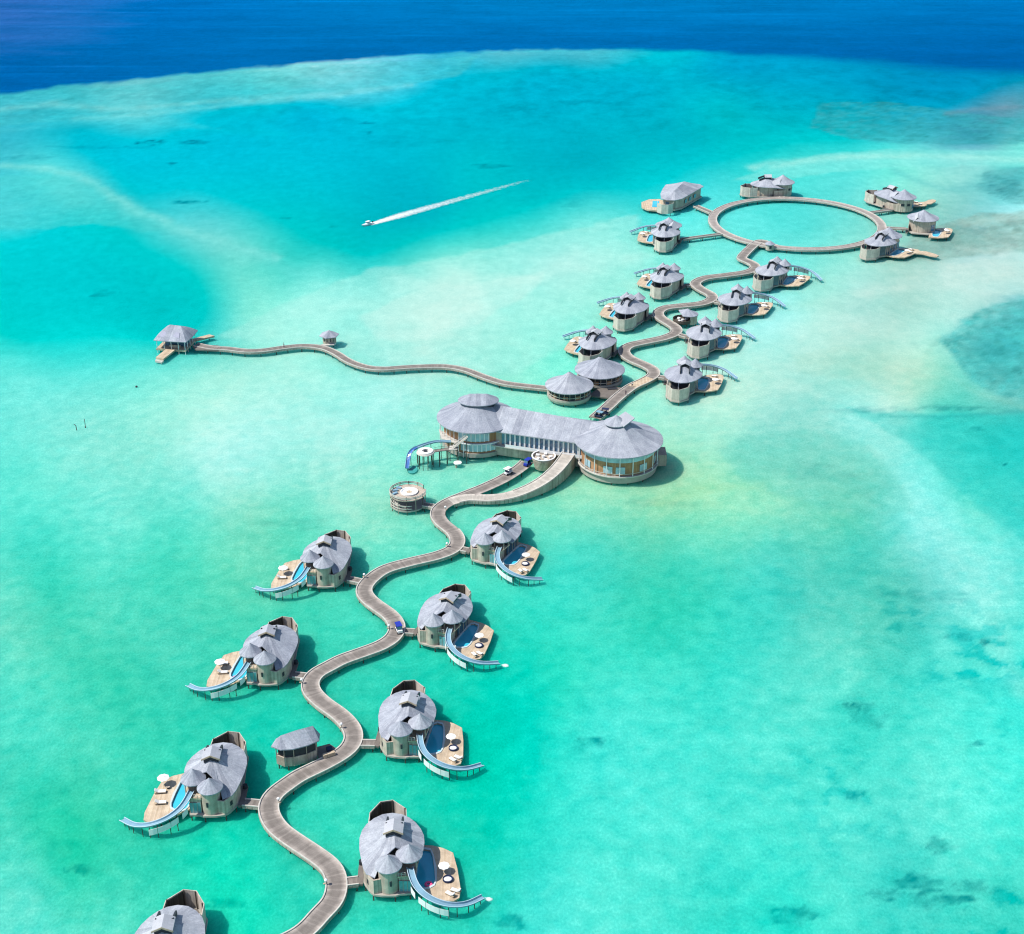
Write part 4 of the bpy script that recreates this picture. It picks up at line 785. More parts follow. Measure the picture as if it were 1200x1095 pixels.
# ------------------------------------------------------------------ the great hall
HATCHQ = [(32.3,380.7,15.5),(35.8,385.1,16.2),(33.2,387.9,17.0),(30.3,385.0,16.3)]
def great_hall():
    t = thing('great_hall', 'vast reception hall with two domed shingle rotundas joined by a long wing', 'hall', (10, 390, 0))
    O = (10, 390)
    L = (-10.6-O[0], 400.2-O[1]); Rr = (31.2-O[0], 384.5-O[1])
    def rot(c, Rw, Re, ze, zr, rr, capz, facet=40):
        pre = MB(); cone_roof(pre, c, Re, ze, zr, facet, .55, .3, rr); return pre.build('rotunda_roof', SHINGLE, t)
    rot(Rr, 11.4, 13.1, 9.9, 15.0, 2.6, 0)
    rot(L, 10.5, 12.2, 9.8, 14.6, 4.0, 0)
    # lanterns over the roof openings
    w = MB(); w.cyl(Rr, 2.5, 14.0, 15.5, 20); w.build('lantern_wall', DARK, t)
    c = MB(); cone_roof(c, (Rr[0]-.9,Rr[1]), 3.5, 15.2, 17.5, 18, .15); c.build('lantern_roof', SHINGLE, t)
    # the observatory hatch slid open, a flat tilted panel on the right
    h = MB(); q = [Vector((HB[0]-O[0], HB[1]-O[1], HB[2])) for HB in HATCHQ]
    n = (q[1]-q[0]).cross(q[3]-q[0]).normalized()*.3
    h.add([tuple(a) for a in q]+[tuple(a-n) for a in q], [(0,1,2,3),(7,6,5,4),(0,4,5,1),(1,5,6,2),(2,6,7,3),(3,7,4,0)]); h.build('observatory_hatch', SHINGLE, t)
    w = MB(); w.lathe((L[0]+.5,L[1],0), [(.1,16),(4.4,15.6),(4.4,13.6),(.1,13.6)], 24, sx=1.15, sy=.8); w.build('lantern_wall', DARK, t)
    c = MB(); n_ = 24
    ol = [(L[0]+.5+6.2*math.cos(2*PI*i/n_), L[1]+4.6*math.sin(2*PI*i/n_), 15.2) for i in range(n_)]
    pk = [(L[0]+.5+max(-2.6,min(2.6,6*math.cos(2*PI*i/n_))), L[1], 17.2) for i in range(n_)]
    fan_roof(c, pk, ol, 3, .1).build('lantern_roof', SHINGLE, t)
    # right rotunda walls: boarded plinth, glazed band between slim posts
    b = MB(); b.cyl(Rr, 11.5, .9, 3.2, 48); b.build('plinth', SLAB, t)
    b = MB(); b.cyl(Rr, 11.0, 3.2, 9.6, 48); wr = b.build('rotunda_wall', WOOD, t)
    band = MB(); band.lathe((*Rr,0), [(11.06,7.3),(11.12,7.3),(11.12,8.9),(11.06,8.9)], 48); band.build('clerestory', HALLGLASS, t)
    for k in range(10):
        a = -PI+.25+k*.33
        g = MB()
        if k in (1,3,4,6,8): g.box((Rr[0]+11.06*math.cos(a), Rr[1]+11.06*math.sin(a), 4.9), (.16, 2.7, 2.1), a); go = g.build('window', HALLGLASS, wr); f = MB(); f.box((Rr[0]+11.15*math.cos(a), Rr[1]+11.15*math.sin(a), 4.9), (.1,.12,2.1), a); f.build('mullion', WHITE, go)
    for k in range(20):
        a = -PI-.1+k*.33; p = MB(); p.cyl((Rr[0]+11.75*math.cos(a), Rr[1]+11.75*math.sin(a)), .14, 3.0, 9.75, 8); p.build('veranda_post', WHITE, t)
    fl = MB(); fl.lathe((*Rr,0), [(11.45,3.2),(12.1,3.2),(12.1,2.9),(11.45,2.9)], 48); fl.build('veranda_floor', KERB, t)
    rl = MB(); rl.lathe((*Rr,0), [(11.95,4.1),(12.05,4.1),(12.05,4.2),(11.95,4.2)], 48); rl.build('veranda_rail', KERB, t)
    sd = MB(); sd.box((Rr[0]+12.6,Rr[1]+1.5,3.2),(3.4,5.5,3.6)); sd.build('rear_annex', WALL, t)
    # left rotunda walls, two storeys
    b = MB(); b.cyl(L, 10.6, .9, 2.2, 48); b.build('plinth', SLAB, t)
    b = MB(); b.cyl(L, 10.1, 2.2, 9.5, 48); wl = b.build('rotunda_wall', WOOD, t)
    for lo, hi, zz, hh in ((-2.05,-1.2,7.4,2.6),(-2.0,-.75,4.0,2.4)):
        k = 0; a = lo
        while a < hi:
            g = MB(); g.box((L[0]+10.14*math.cos(a), L[1]+10.14*math.sin(a), zz), (.16, 1.05, hh), a); g.build('window', HALLGLASS, wl)
            f = MB(); f.box((L[0]+10.24*math.cos(a+.065), L[1]+10.24*math.sin(a+.065), zz), (.16,.36,hh+.2), a+.065); f.build('mullion', WHITE, wl)
            a += .13
    b = MB(); b.lathe((*L,0), [(10.15,5.25),(10.9,5.25),(10.9,5.55),(10.15,5.55)], 24, -2.5, -.7); b.build('balcony', WHITE, t)
    # left terrace, open under the eave
    b = MB(); b.prism([(L[0]-11.6,L[1]-1),(L[0]-10.5,L[1]-7.5),(L[0]-6.0,L[1]-10.6),(L[0]-5.0,L[1]-8.8),(L[0]-9.6,L[1]-3.4)], 5.6, 5.9); b.build('terrace', KERB, t)
    rr = MB()
    for i in range(9):
        a = -PI+.1+i*.14; rr.cyl((L[0]+11.3*math.cos(a), L[1]+11.3*math.sin(a)), .09, 1.0, 9.6, 6)
    rr.build('terrace_post', WHITE, t)
    # the wing: long shingled ridge, white colonnade on a boarded base
    A = Vector((L[0]+4.5, L[1]-.5)); B = Vector((Rr[0]-4.0, Rr[1]+4.2)); d = (B-A).normalized(); nn = Vector((-d.y, d.x))
    hw, zr, ze = 8.2, 14.0, 9.2
    r = MB(); vs = []; ns = 14
    for i in range(ns+1):
        c_ = A+(B-A)*(i/ns); sagz = -1.2*math.sin(PI*i/ns)*0+(-1.4*i/ns)
        for off, z in ((-hw, ze),(-hw*.66, ze+1.5+sagz*.3),(-hw*.33, ze+3.2+sagz*.65),(0, zr+sagz),(hw*.33, ze+3.2+sagz*.65),(hw*.66, ze+1.5+sagz*.3),(hw, ze)): vs.append((c_.x+nn.x*off, c_.y+nn.y*off, z))
    fs = [(i*7+j, (i+1)*7+j, (i+1)*7+j+1, i*7+j+1) for i in range(ns) for j in range(6)]
    o = len(vs); vs += [(x,y,z-.3) for x,y,z in vs]; fs += [tuple(k+o for k in f[::-1]) for f in fs]
    fs += [(i*7+o, (i+1)*7+o, (i+1)*7, i*7) for i in range(ns)] + [(i*7+6, (i+1)*7+6, (i+1)*7+6+o, i*7+6+o) for i in range(ns)]
    us = [[(i+.5, j*3.2), (i+1.5, j*3.2), (i+1.5, j*3.2+3.2), (i+.5, j*3.2+3.2)] for i in range(ns) for j in range(6)]; us = us+us+[[(.25,.5)]*4]*(len(fs)-2*len(us))
    r.add(vs, fs, us).build('wing_roof', SHINGLE, t)
    W2 = 7.2
    q = lambda s_, off: (A.x+d.x*s_+nn.x*off, A.y+d.y*s_+nn.y*off)
    Ls = (B-A).length
    b = MB(); b.prism([q(1,-W2),q(Ls,-W2),q(Ls,W2),q(1,W2)], 1.0, 4.4); b.build('wing_base', WALL, t)
    b = MB(); b.prism([q(1,-W2+.3),q(Ls,-W2+.3),q(Ls,W2),q(1,W2)], 4.4, 9.0); wo = b.build('wing_wall', WALL, t)
    ang = math.atan2(d.y, d.x)
    s_ = 6.0; k = 0
    while s_ < Ls-4:
        x, y = q(s_, -W2+.24); g = MB(); g.box((x,y,6.7),(.95,.16,3.9),ang); g.build('window', GLASSY, wo)
        x, y = q(s_+.75, -W2+.1); f = MB(); f.box((x,y,6.7),(.5,.36,4.5),ang); f.build('column', WHITE, wo)
        s_ += 1.5
    x, y = q(Ls/2, -W2-.4); b = MB(); b.box((x,y,4.35),(Ls-4,1.4,.3),ang); b.build('wing_terrace', KERB, t)
    x, y = q(Ls/2+2, -W2-1.0); b = MB(); b.box((x,y,4.95),(Ls-10,.06,.9),ang); b.build('wing_rail', WHITE, t)
    for k in range(14):
        a = 2*PI*k/14
        shared('pile', pile_mesh(), (Rr[0]+10.8*math.cos(a), Rr[1]+10.8*math.sin(a), .2), t)
        shared('pile', pile_mesh(), (L[0]+9.9*math.cos(a), L[1]+9.9*math.sin(a), .2), t)
great_hall()

# round terrace bar in front of the wing
t = thing('terrace_bar', 'round boarded terrace bar with white furniture between the fork and the great hall', 'bar', (9.3, 383.4, 0))
MB().lathe((0,0,0), [(.05,1.0),(2.6,1.0),(3.4,4.0),(3.4,4.7),(3.25,4.7),(3.2,4.1),(.05,4.1)], 28).build('drum', WALL, t)
MB().lathe((0,0,0), [(3.42,4.72),(3.6,4.72),(3.6,4.9),(3.2,4.9),(3.2,4.72)], 28).build('rim', WHITE, t)
for i in range(5):
    a = i*1.26; c = MB(); c.box((2.1*math.cos(a),2.1*math.sin(a),4.4),(1.1,.8,.55),a+.4); c.build('seat', CANVAS, t)
MB().cyl((0,0), .5, 4.1, 4.85, 12).build('table', WHITE, t)

# slide tower deck left of the great hall ---------------------------
def slide_platform():
    ox, oy = -25.5, 385.3
    t = thing('slide_platform', 'round platform on tall dark stilts with blue slide, left of the great hall', 'platform', (ox, oy, 0))
    MB().lathe((0,0,0), [(.05,5.2),(2.6,5.2),(2.75,4.9),(.05,4.9)], 28).build('round_deck', KERB, t)
    MB().lathe((0,0,0), [(1.0,5.22),(2.2,5.22),(2.2,5.55),(1.0,5.5)], 24).build('bench', CANVAS, t)
    MB().cyl((0,0), .55, 5.2, 5.45, 14).build('fire_bowl', DARK, t)
    MB().sweep([(2.3,.5,5.15),(5.0,1.4,5.15),(7.8,2.1,5.15)], [(-.7,0),(.7,0),(.7,-.22),(-.7,-.22)][::-1]).build('catwalk', WALK, t)
    st = MB(); P0 = Vector((8.0,2.6,5.2)); P1 = Vector((12.2,2.8,8.6))
    for i in range(12):
        c = P0+(P1-P0)*(i/11); st.box((c.x,c.y,c.z),(.5,1.2,.12))
    st.bar(P0+Vector((0,-.65,.6)), P1+Vector((0,-.65,.6)), .09); st.bar(P0+Vector((0,.65,.6)), P1+Vector((0,.65,.6)), .09); st.bar(P0+Vector((0,-.65,-.1)), P1+Vector((0,-.65,-.1)), .14)
    st.build('stair', KERB, t)
    MB().prism([(6.8,1.2),(9.3,1.4),(9.6,4.6),(7.0,4.4)], 4.95, 5.17).build('landing', KERB, t)
    sp = smooth_path([(7.2,4.2,6.2),(3.6,5.1,5.9),(.6,4.1,5.7),(-2.6,2.5,5.2),(-4.6,1.3,4.3),(-5.2,-.6,2.4),(-5.4,-2.6,.9)], .7)
    so = MB().sweep(sp, [(-.6,.4),(-.5,.4),(-.4,.05),(.4,.05),(.5,.4),(.6,.4),(.45,-.06),(-.45,-.06)][::-1]).build('water_slide', CHUTE, t)
    MB().sweep([(a,b,c+.03) for a,b,c in sp[int(len(sp)*.62):]], [(-.66,.42),(-.56,.46),(-.44,.07),(.44,.07),(.56,.46),(.66,.42),(.5,-.1),(-.5,-.1)][::-1]).build('steep_section', CHUTEBLUE, so)
    for fr in (.05,.2,.35,.5,.62,.75): x, y, z = sp[int(fr*(len(sp)-1))]; MB().cyl((x,y), .09, -1.5, z, 6).build('post', PILE, so)
    for i in range(10):
        a = 2*PI*i/10; MB().cyl((2.3*math.cos(a),2.3*math.sin(a)), .11, -1.5, 4.9, 7).build('stilt', PILE, t)
    for x, y, z in ((4,.4,4.95),(4.1,1.7,4.95),(6.2,.9,4.95),(6.3,2.3,4.95),(9.2,1.6,4.95),(9.4,4.3,4.95),(7,4.2,4.95),(12.0,2.2,8.4)): MB().cyl((x,y), .11, -1.5, z, 7).build('stilt', PILE, t)
    rl = MB()
    for y_ in (-.7,.7): rl.bar((2.4,.5+y_,5.9),(7.8,2.1+y_,5.9),.04)
    rl.build('railing', PILE, t)
    MB().lathe((9.4,.2,0), [(.05,1.5),(1.2,1.5),(1.2,1.25),(.05,1.25)], 16).build('lower_landing', CANVAS, t)
    MB().cyl((9.0,-.3), .3, -1.2, 1.25, 8).build('column', WALL, t)
    nt_ = MB(); nt_.lathe((-3.9,-2.3,0), [(.05,.16),(1.5,.2),(1.7,.45),(1.6,.1),(.05,.04)], 20, sx=.9, sy=1.5); nt_.build('landing_net', NETM, t)
slide_platform()

# two-storey round lounge deck ---------------------------------------
def lounge():
    t = thing('round_lounge', 'two-storey open round lounge deck with slatted rails beside the boardwalk', 'lounge deck', (-29.2, 360.6, 0))
    MB().cyl((0,0), 5.0, .95, 1.35, 32).build('lower_deck', SLAB, t)
    for z in (1.8,2.7): MB().lathe((0,0,0), [(4.85,z),(4.98,z),(4.98,z+.22),(4.85,z+.22)], 30, 2.2, 5.0).build('lower_slat', KERB, t)
    MB().lathe((0,0,0), [(1.5,4.6),(5.1,4.6),(5.1,4.35),(1.5,4.35),(1.5,4.6)], 36).build('upper_deck', WALL, t)
    MB().lathe((.4,.2,0), [(.05,4.75),(1.9,4.7),(2.2,5.0),(2.45,5.0),(2.45,4.6),(.05,4.6)], 28).build('sunken_seat', CANVAS, t)
    MB().lathe((.4,.2,0), [(.05,4.8),(.8,4.8),(.8,4.74),(.05,4.74)], 18).build('fire_table', TAN, t)
    for z in (5.0,5.4): MB().lathe((0,0,0), [(5.0,z),(5.12,z),(5.12,z+.22),(5.0,z+.22)], 40, .6, 2*PI+.1).build('upper_slat', KERB, t)
    for i in range(12):
        a = 2*PI*i/12; MB().cyl((4.9*math.cos(a),4.9*math.sin(a)), .11, -1.5, 5.7, 7).build('post', PILE if i % 2 else WALL, t)
    for a in (2.4,2.9,3.4): MB().box((3.6*math.cos(a),3.6*math.sin(a),4.85),(1.5,.7,.45),a+.5).build('lounge_seat', CHUTE, t)
    st = MB()
    for i in range(14): a = -1.3-i*.13; st.box((4.2*math.cos(a),4.2*math.sin(a),1.5+i*.23),(1.3,.55,.1),a)
    st.build('curved_stair', KERB, t)
lounge()
footbridge('short dark footbridge from boardwalk to the two-storey round lounge', (-24.8, 358.8), 'main', 2.2)

# twin round pavilions -------------------------------------------------
def pavilion(x, y, R, label):
    t = thing('round_pavilion', label, 'pavilion', (x, y, 0), group='twin round pavilions')
    MB().lathe((0,0,0), [(.05,.9),(R-1.0,.9),(R-.7,1.7),(R-.7,2.4),(R-.9,2.4),(.05,2.2)], 36).build('base', SLAB, t)
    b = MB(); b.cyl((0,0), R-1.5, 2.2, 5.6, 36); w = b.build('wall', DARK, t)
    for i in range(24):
        a = 2*PI*i/24; MB().cyl(((R-1.15)*math.cos(a),(R-1.15)*math.sin(a)), .1, 2.3, 5.6, 6).build('post', WALL, t)
    MB().lathe((0,0,0), [(R-1.0,3.2),(R-.9,3.2),(R-.9,3.35),(R-1.0,3.35)], 36).build('rail', KERB, t)
    for i in range(10):
        a = 2*PI*i/10+.1; MB().box(((R-1.46)*math.cos(a),(R-1.46)*math.sin(a),3.0),(.1,1.6,1.2),a).build('panel', WOOD, w)
    cone_roof(MB(), (0,0), R, 5.3, 9.7, 28, .55, .25, .3).build('roof', SHINGLE, t)
    for i in range(10):
        a = 2*PI*i/10; shared('pile', pile_mesh(), ((R-1.6)*math.cos(a),(R-1.6)*math.sin(a),.2), t)
pavilion(18.6, 434.2, 7.9, 'nearer of the twin round pavilions behind the great hall, dark glazing under conical roof')
pavilion(29.2, 447.0, 8.4, 'farther of the twin round pavilions, partly hidden by the nearer one')
t = thing('pavilion_terrace', 'low plank terrace linking the twin pavilions with the boardwalk', 'terrace', (29, 437.5, 0))
MB().prism([(-4.2,-4.2),(2.2,-6.0),(6.6,-3.0),(8.2,1.5),(4.5,3.2),(-1,1.2)], 1.3, 1.76).build('deck', WALK, t)
MB().prism([(2.5,.2),(5.8,.6),(5.0,2.2),(2.2,1.8)], 1.764, 2.0).build('planter', DARK, t)

# lone huts -------------------------------------------------------------
def hut_boat():
    t = thing('service_hut', 'lone grey hut with a long hipped roof beside the foreground boardwalk bend', 'hut', (-45.2, 247.2, 0), .38)
    ev = [(-5.6,-.2,6.0),(-4.0,-2.1,6.0),(-1.6,-2.8,6.0),(1.5,-2.7,6.0),(4.3,-2.0,6.0),(5.0,.2,6.0),(4.3,2.2,6.0),(1.5,2.7,6.0),(-1.6,2.7,6.0),(-4.0,2.0,6.0)]
    a, b, c = (-3.4,0,8.0), (3.6,.1,8.5), (0,.1,8.35)
    fan_roof(MB(), [a,a,a,c,b,b,b,c,a,a], ev, 4, .08).build('roof', SHINGLE, t)
    body = [(-4.7,-.1),(-3.4,-1.7),(-1.4,-2.2),(1.4,-2.2),(3.7,-1.6),(4.2,.2),(3.6,1.7),(-3.4,1.6)]
    w = MB(); w.prism(body, 1.1, 3.4); w.build('parapet_wall', WALL, t)
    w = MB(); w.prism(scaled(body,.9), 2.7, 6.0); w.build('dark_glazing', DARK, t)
    for x, y in body: MB().cyl((x*.98,y*.98), .1, 1.1, 6.0, 6).build('post', WALL, t)
    MB().prism([(3.7,-3.4),(7.0,-3.2),(8.2,-.6),(7.2,1.6),(4.2,1.5)], 1.2, 1.74).build('side_deck', WALK, t)
    MB().box((6.0,-2.6,2.2),(2.6,.7,.9),.1).build('bench', TAN, t)
    MB().box((6.6,-.9,2.15),(1.2,1.4,.8)).build('crate', CLOTH_B, t)
    for x, y in ((-4.3,-.4),(-2.6,-1.8),(0,-2.0),(3.2,-1.7),(6.6,-2.8),(-3,1.4),(3,1.4)): shared('pile', pile_mesh(), (x,y,.2), t)
hut_boat()
def hut_bend():
    t = thing('service_hut', 'small round-backed hut with open deck inside the far boardwalk bend', 'hut', (64.6, 500.5, 0))
    ev = [(2.9*math.cos(a)+.6, 3.2*math.sin(a)-.5, 4.6) for a in np.linspace(-1.75, 1.75, 12)]+[(-2.6,2.4,4.6),(-3.4,3.2,4.7),(-2.4,-3.2,4.6)]
    fan_roof(MB(), (-.4,0,6.4), ev, 3, .15).build('roof', SHINGLE, t)
    w = MB(); w.lathe((.6,-.4,0), [(.05,1.1),(2.6,1.1),(2.6,4.5),(.05,4.5)], 16, -1.7, 1.7); w.build('wall', WALL, t)
    MB().lathe((-2.2,-.6,0), [(.05,1.4),(3.2,1.4),(3.6,1.9),(3.6,2.9),(3.45,2.9),(3.3,1.9),(.05,1.8)], 24).build('deck_tub', PILE, t)
    for a in (.6,2.2,4.0): MB().box((-2.2+1.9*math.cos(a),-.6+1.9*math.sin(a),2.2),(1.2,.7,.7),a).build('seat', CANVAS, t)
    MB().cyl((-2.2,-.6), .5, 1.8, 2.5, 10).build('table', CANVAS, t)
    for x, y in ((2.6,-1),(1.6,-2.6),(-1,-3),(-4.5,-2)): shared('pile', pile_mesh(), (x,y,.2), t)
hut_bend()
t = thing('sentry_hut', 'tiny pale round hut perched on near side of the ring', 'hut', (107.6, 584.0, 0))
MB().cyl((0,0), 1.7, 1.0, 3.6, 16).build('wall', WALL, t); cone_roof(MB(), (0,0), 2.1, 3.5, 4.9, 14, .05).build('roof', SHINGLE, t)
MB().box((0,-1.68,2.4),(.9,.14,1.2)).build('window', DARK, t)
t = thing('jetty_hut', 'small six-sided hut with grey roof beside the wavy jetty', 'hut', (-64.6, 480.3, 0))
MB().cyl((0,0), 2.4, 1.0, 4.4, 6).build('wall', WALL, t); cone_roof(MB(), (0,0), 3.6, 4.2, 6.0, 6, .1, a_off=.3).build('roof', SHINGLE, t)
for a in (-1.05, -2.1, 0.0): MB().box((2.1*math.cos(a+.0)*1.0,2.1*math.sin(a),2.9),(.14,1.3,1.3),a).build('window', DARK, t)
MB().prism([(-2.6,-3),(-1.2,-4.2),(1.8,-3.4),(2.4,-1.6)], 1.3, 1.78).build('step_deck', KERB, t)
for x, y in ((1.6,-1.4),(-1.6,-1.4),(1.6,1.4),(-1.6,1.4)): shared('pile', pile_mesh(), (x,y,.2), t)

def jetty_pavilion():
    t = thing('jetty_pavilion', 'open arrival pavilion with peaked grey hipped roof at the far end of the jetty', 'pavilion', (-118.2, 477.8, 0), -.16)
    ev = [(-6.0,-5.6,5.0),(-2.2,-6.1,5.15),(1.8,-6.1,5.15),(5.8,-5.6,5.0),(6.3,-1.5,5.15),(6.3,2.0,5.15),(6.0,5.8,5.0),(0,6.2,5.1),(-6.2,5.8,5.0),(-6.4,0,5.15)]
    a, b = (-1.8,.4,8.7), (2.0,.4,8.5); c = (.1,.4,8.6)
    ro = fan_roof(MB(), [a,a,b,b,b,b,b,c,a,a], ev, 4, -.3).build('roof', SHINGLE, t)
    for x0, x1, y in ((-4.6,-1.6,-4.7),(.4,3.2,-4.7)):
        MB().add([(x0,y,6.05),(x1,y,6.05),(x1-.5,y+1.9,7.35),(x0+.8,y+1.9,7.35)]+[(x0,y,5.5),(x1,y,5.5),(x1-.5,y+1.9,6.8),(x0+.8,y+1.9,6.8)], [(0,1,2,3),(7,6,5,4),(0,4,5,1),(1,5,6,2),(2,6,7,3),(3,7,4,0)]).build('skylight', SKYLT, ro)
    MB().prism([(-5.6,-5.2),(5.2,-5.2),(5.2,5.2),(-5.6,5.2)], 1.1, 1.76).build('floor', TAN, t)
    for x in (-5.2,-2.6,0,2.6,5.0):
        for y in (-5.0,5.0): MB().cyl((x,y), .12, -1.5, 5.2, 6).build('post', WHITE, t)
    for y in (-2.5,0,2.5): MB().cyl((5.0,y), .12, -1.5, 5.2, 6).build('post', WHITE, t)
    MB().box((.3,1.0,3.2),(7.4,6.0,2.9)).build('glass_room', GLASSY, t)
    MB().box((.6,-3.2,2.2),(4,.5,.9)).build('counter', WALL, t)
    MB().prism([(-2.0,-5.0),(1.4,-5.3),(.4,-13.8),(-2.7,-12.9)], 1.15, 1.768).build('side_deck', TAN, t)
    MB().prism([(3.2,5.0),(5.6,4.6),(10.6,9.4),(8.2,10.4)], 1.15, 1.768).build('side_deck', TAN, t)
    MB().prism([(-2.5,-14.3),(.2,-15.0),(.45,-13.85),(-2.7,-12.95)], .5, 1.1).build('boat_step', KERB, t)
    for x, y in ((-1.4,-11.8),(-.4,-8),(8.6,9),(-4.6,-4),(4.6,4)): shared('pile', pile_mesh(), (x,y,.2), t)
jetty_pavilion()
MB_ = thing('jetty_landing', 'wider plank landing where the jetty meets the arrival pavilion', 'landing', (-107.0, 474.6, 0))
MB().prism([(-5.0,.6),(-1.2,2.6),(4.4,1.4),(4.6,-2.8),(-3.4,-2.2)], 1.3, 1.785).build('deck', WALK, MB_)

# ------------------------------------------------------------------ small things
def make_lamp():
    t = thing('path_lamp')
    MB().box((0,0,.35),(.18,.18,.7)).build('post', KERB, t); MB().lathe((0,0,.7), [(.05,0),(.3,.05),(.34,.25),(.2,.42),(.03,.45)], 10).build('lamp_head', WHITE, t); MB().box((.25,0,.1),(.6,.3,.1)).build('bracket', TAN, t)
    return t
lamps = [((-49.3,273.2),'beside the foreground bend nearest the lone hut'),((-40.6,254.6),'on the bend across the boardwalk from the lone hut'),((-47.2,232.0),'on the kerb of the loop nearest the bottom of the photo'),((-37.0,208.2),'on the last bend above the bottom edge'),
         ((-36.8,318.4),'on the bend by the left villa nearest the great hall'),((-29.9,295.6),'on the bend with the blue-roofed buggy'),((-17.6,335.4),'on the bend beside the right villa nearest the great hall'),((-19.0,355.5),'on the bend beside the round lounge')]
lp = None
for (x, y), s_ in lamps:
    q = min(main_p, key=lambda p: math.hypot(p[0]-x, p[1]-y)); dx, dy = x-q[0], y-q[1]; L_ = math.hypot(dx, dy) or 1
    o = make_lamp() if lp is None else copy_tree(lp); lp = lp or o
    o.location = (q[0]+dx/L_*1.93, q[1]+dy/L_*1.93, 2.04); o.rotation_euler = (0,0,math.atan2(dy,dx)); tag(o, 'small white path lamp '+s_, 'lamp', 'path lamps on the boardwalk kerb')

def buggy(loc, rz, label, roof, body):
    t = thing('golf_buggy', label, 'golf buggy', loc, rz)
    b = MB(); b.box((0,.1,.55),(1.2,2.5,.4)); b.box((0,1.1,.85),(1.15,.6,.35)); b.build('body', body, t)
    MB().box((0,-.3,.92),(1.1,.6,.3)).build('seat', CLOTH_B, t); MB().box((0,-.6,1.25),(1.1,.15,.5)).build('seat_back', CLOTH_B, t)
    MB().prism([(-.68,-1.3),(.68,-1.3),(.72,.9),(-.72,.9)], 1.95, 2.06).build('roof', roof, t)
    for x in (-.6,.6):
        for y in (-1.15,.8): MB().bar((x,y,.7),(x*.98,y,1.95),.035).build('roof_post', BLACK, t)
        for y in (-.85,1.0):
            w = MB(); w.bar((x-.1,y,.28),(x+.1,y,.28),.28,14); w.build('wheel', BLACK, t)
    MB().add([(-.6,.95,1.0),(.6,.95,1.0),(.6,.82,1.95),(-.6,.82,1.95),(-.6,.9,1.0),(.6,.9,1.0),(.6,.77,1.95),(-.6,.77,1.95)], [(0,1,2,3),(7,6,5,4),(0,4,5,1),(2,6,7,3),(1,5,6,2),(3,7,4,0)]).build('windscreen', GLASSY, t)
    return t
ZW = 1.806
buggy((-27.2,294.6,ZW), PI+.35, 'golf buggy with deep blue roof and white front on the foreground boardwalk', BLUE, WHITE)
o = buggy((-1.2,377.4,ZW), -.75, 'white-roofed golf buggy driving down the fork toward the foreground', WHITE, WHITE); o.scale = (1.0,)*3
o = buggy((4.6,383.0,ZW), PI-.6, 'deep blue golf buggy parked against the great hall at end of fork', BLUE, BLUE); o.scale = (1.0,)*3
buggy((27.4,416.4,ZW), 1.0, 'left of two dark buggies parked behind the great hall', CHUTE, CLOTH_B)
buggy((29.3,418.6,ZW), 1.3, 'right of two dark buggies parked behind the great hall', CLOTH_B, CLOTH_B)

def person(loc, rz, label, top, legs, stride=.18):
    t = thing('person', label, 'person', loc, rz)
    v = [(0,0,.95),(0,.0,1.2),(0,0,1.42),(0,.01,1.52),(0,.03,1.63),(0,.02,1.74),
         (.19,0,1.42),(.25,-.03,1.15),(.26,.08,.92),(.26,.12,.82),(-.19,0,1.42),(-.25,.04,1.15),(-.26,-.04,.92),(-.26,-.04,.82),
         (.1,0,.9),(.11,stride*.6,.5),(.11,stride,.08),(.11,stride+.16,.03),(-.1,0,.9),(-.11,-stride*.3,.5),(-.11,-stride,.08),(-.11,-stride+.15,.03)]
    r = [.15,.145,.16,.055,.1,.09,.07,.052,.042,.045,.07,.052,.042,.045,.1,.07,.05,.045,.1,.07,.05,.045]
    e = [(0,1),(1,2),(2,3),(3,4),(4,5),(2,6),(6,7),(7,8),(8,9),(2,10),(10,11),(11,12),(12,13),(0,14),(14,15),(15,16),(16,17),(0,18),(18,19),(19,20),(20,21)]
    def skin(name, vs, rs, es, mat, lv=1):
        me = bpy.data.meshes.new(name); me.from_pydata(vs, es, []); me.materials.append(mat)
        o = bpy.data.objects.new(name, me); COLL.objects.link(o); o.parent = t
        o.modifiers.new('skin', 'SKIN'); o.modifiers.new('sub', 'SUBSURF').render_levels = lv; o.modifiers['sub'].levels = lv
        for i, s_ in enumerate(me.skin_vertices[0].data): s_.radius = (rs[i], rs[i]*(.8 if i < 3 else 1)); s_.use_root = (i == 0)
        return o
    skin('body', v, r, e, SKIN)
    skin('shirt', [v[0],v[1],v[2],v[6],v[7],v[10],v[11]], [.165,.165,.175,.085,.07,.085,.07], [(0,1),(1,2),(2,3),(3,4),(2,5),(5,6)], top)
    skin('trousers', [(0,0,.95),v[14],v[15],(.11,stride*.95,.16),v[18],v[19],(-.11,-stride*.95,.16)], [.165,.115,.085,.07,.115,.085,.07], [(0,1),(1,2),(2,3),(0,4),(4,5),(5,6)], legs)
    h = MB(); h.lathe((0,.02,1.66), [(.115,0),(.118,.06),(.09,.13),(.02,.165)], 12); h.build('hair', BLACK, t, smooth=True)
person((39.6,440.2,ZW), -.6, 'person in white shirt walking on the boardwalk beside the twin pavilions', CLOTH_A, CLOTH_B)
person((37.0,433.4,ZW), 2.5, 'person in dark clothes at boardwalk edge behind the great hall', CLOTH_B, CLOTH_B, .12)
person((-79.9,474.4,ZW), -1.4, 'person in dark clothes alone on the middle of the wavy jetty', CLOTH_B, CLOTH_B, .15)

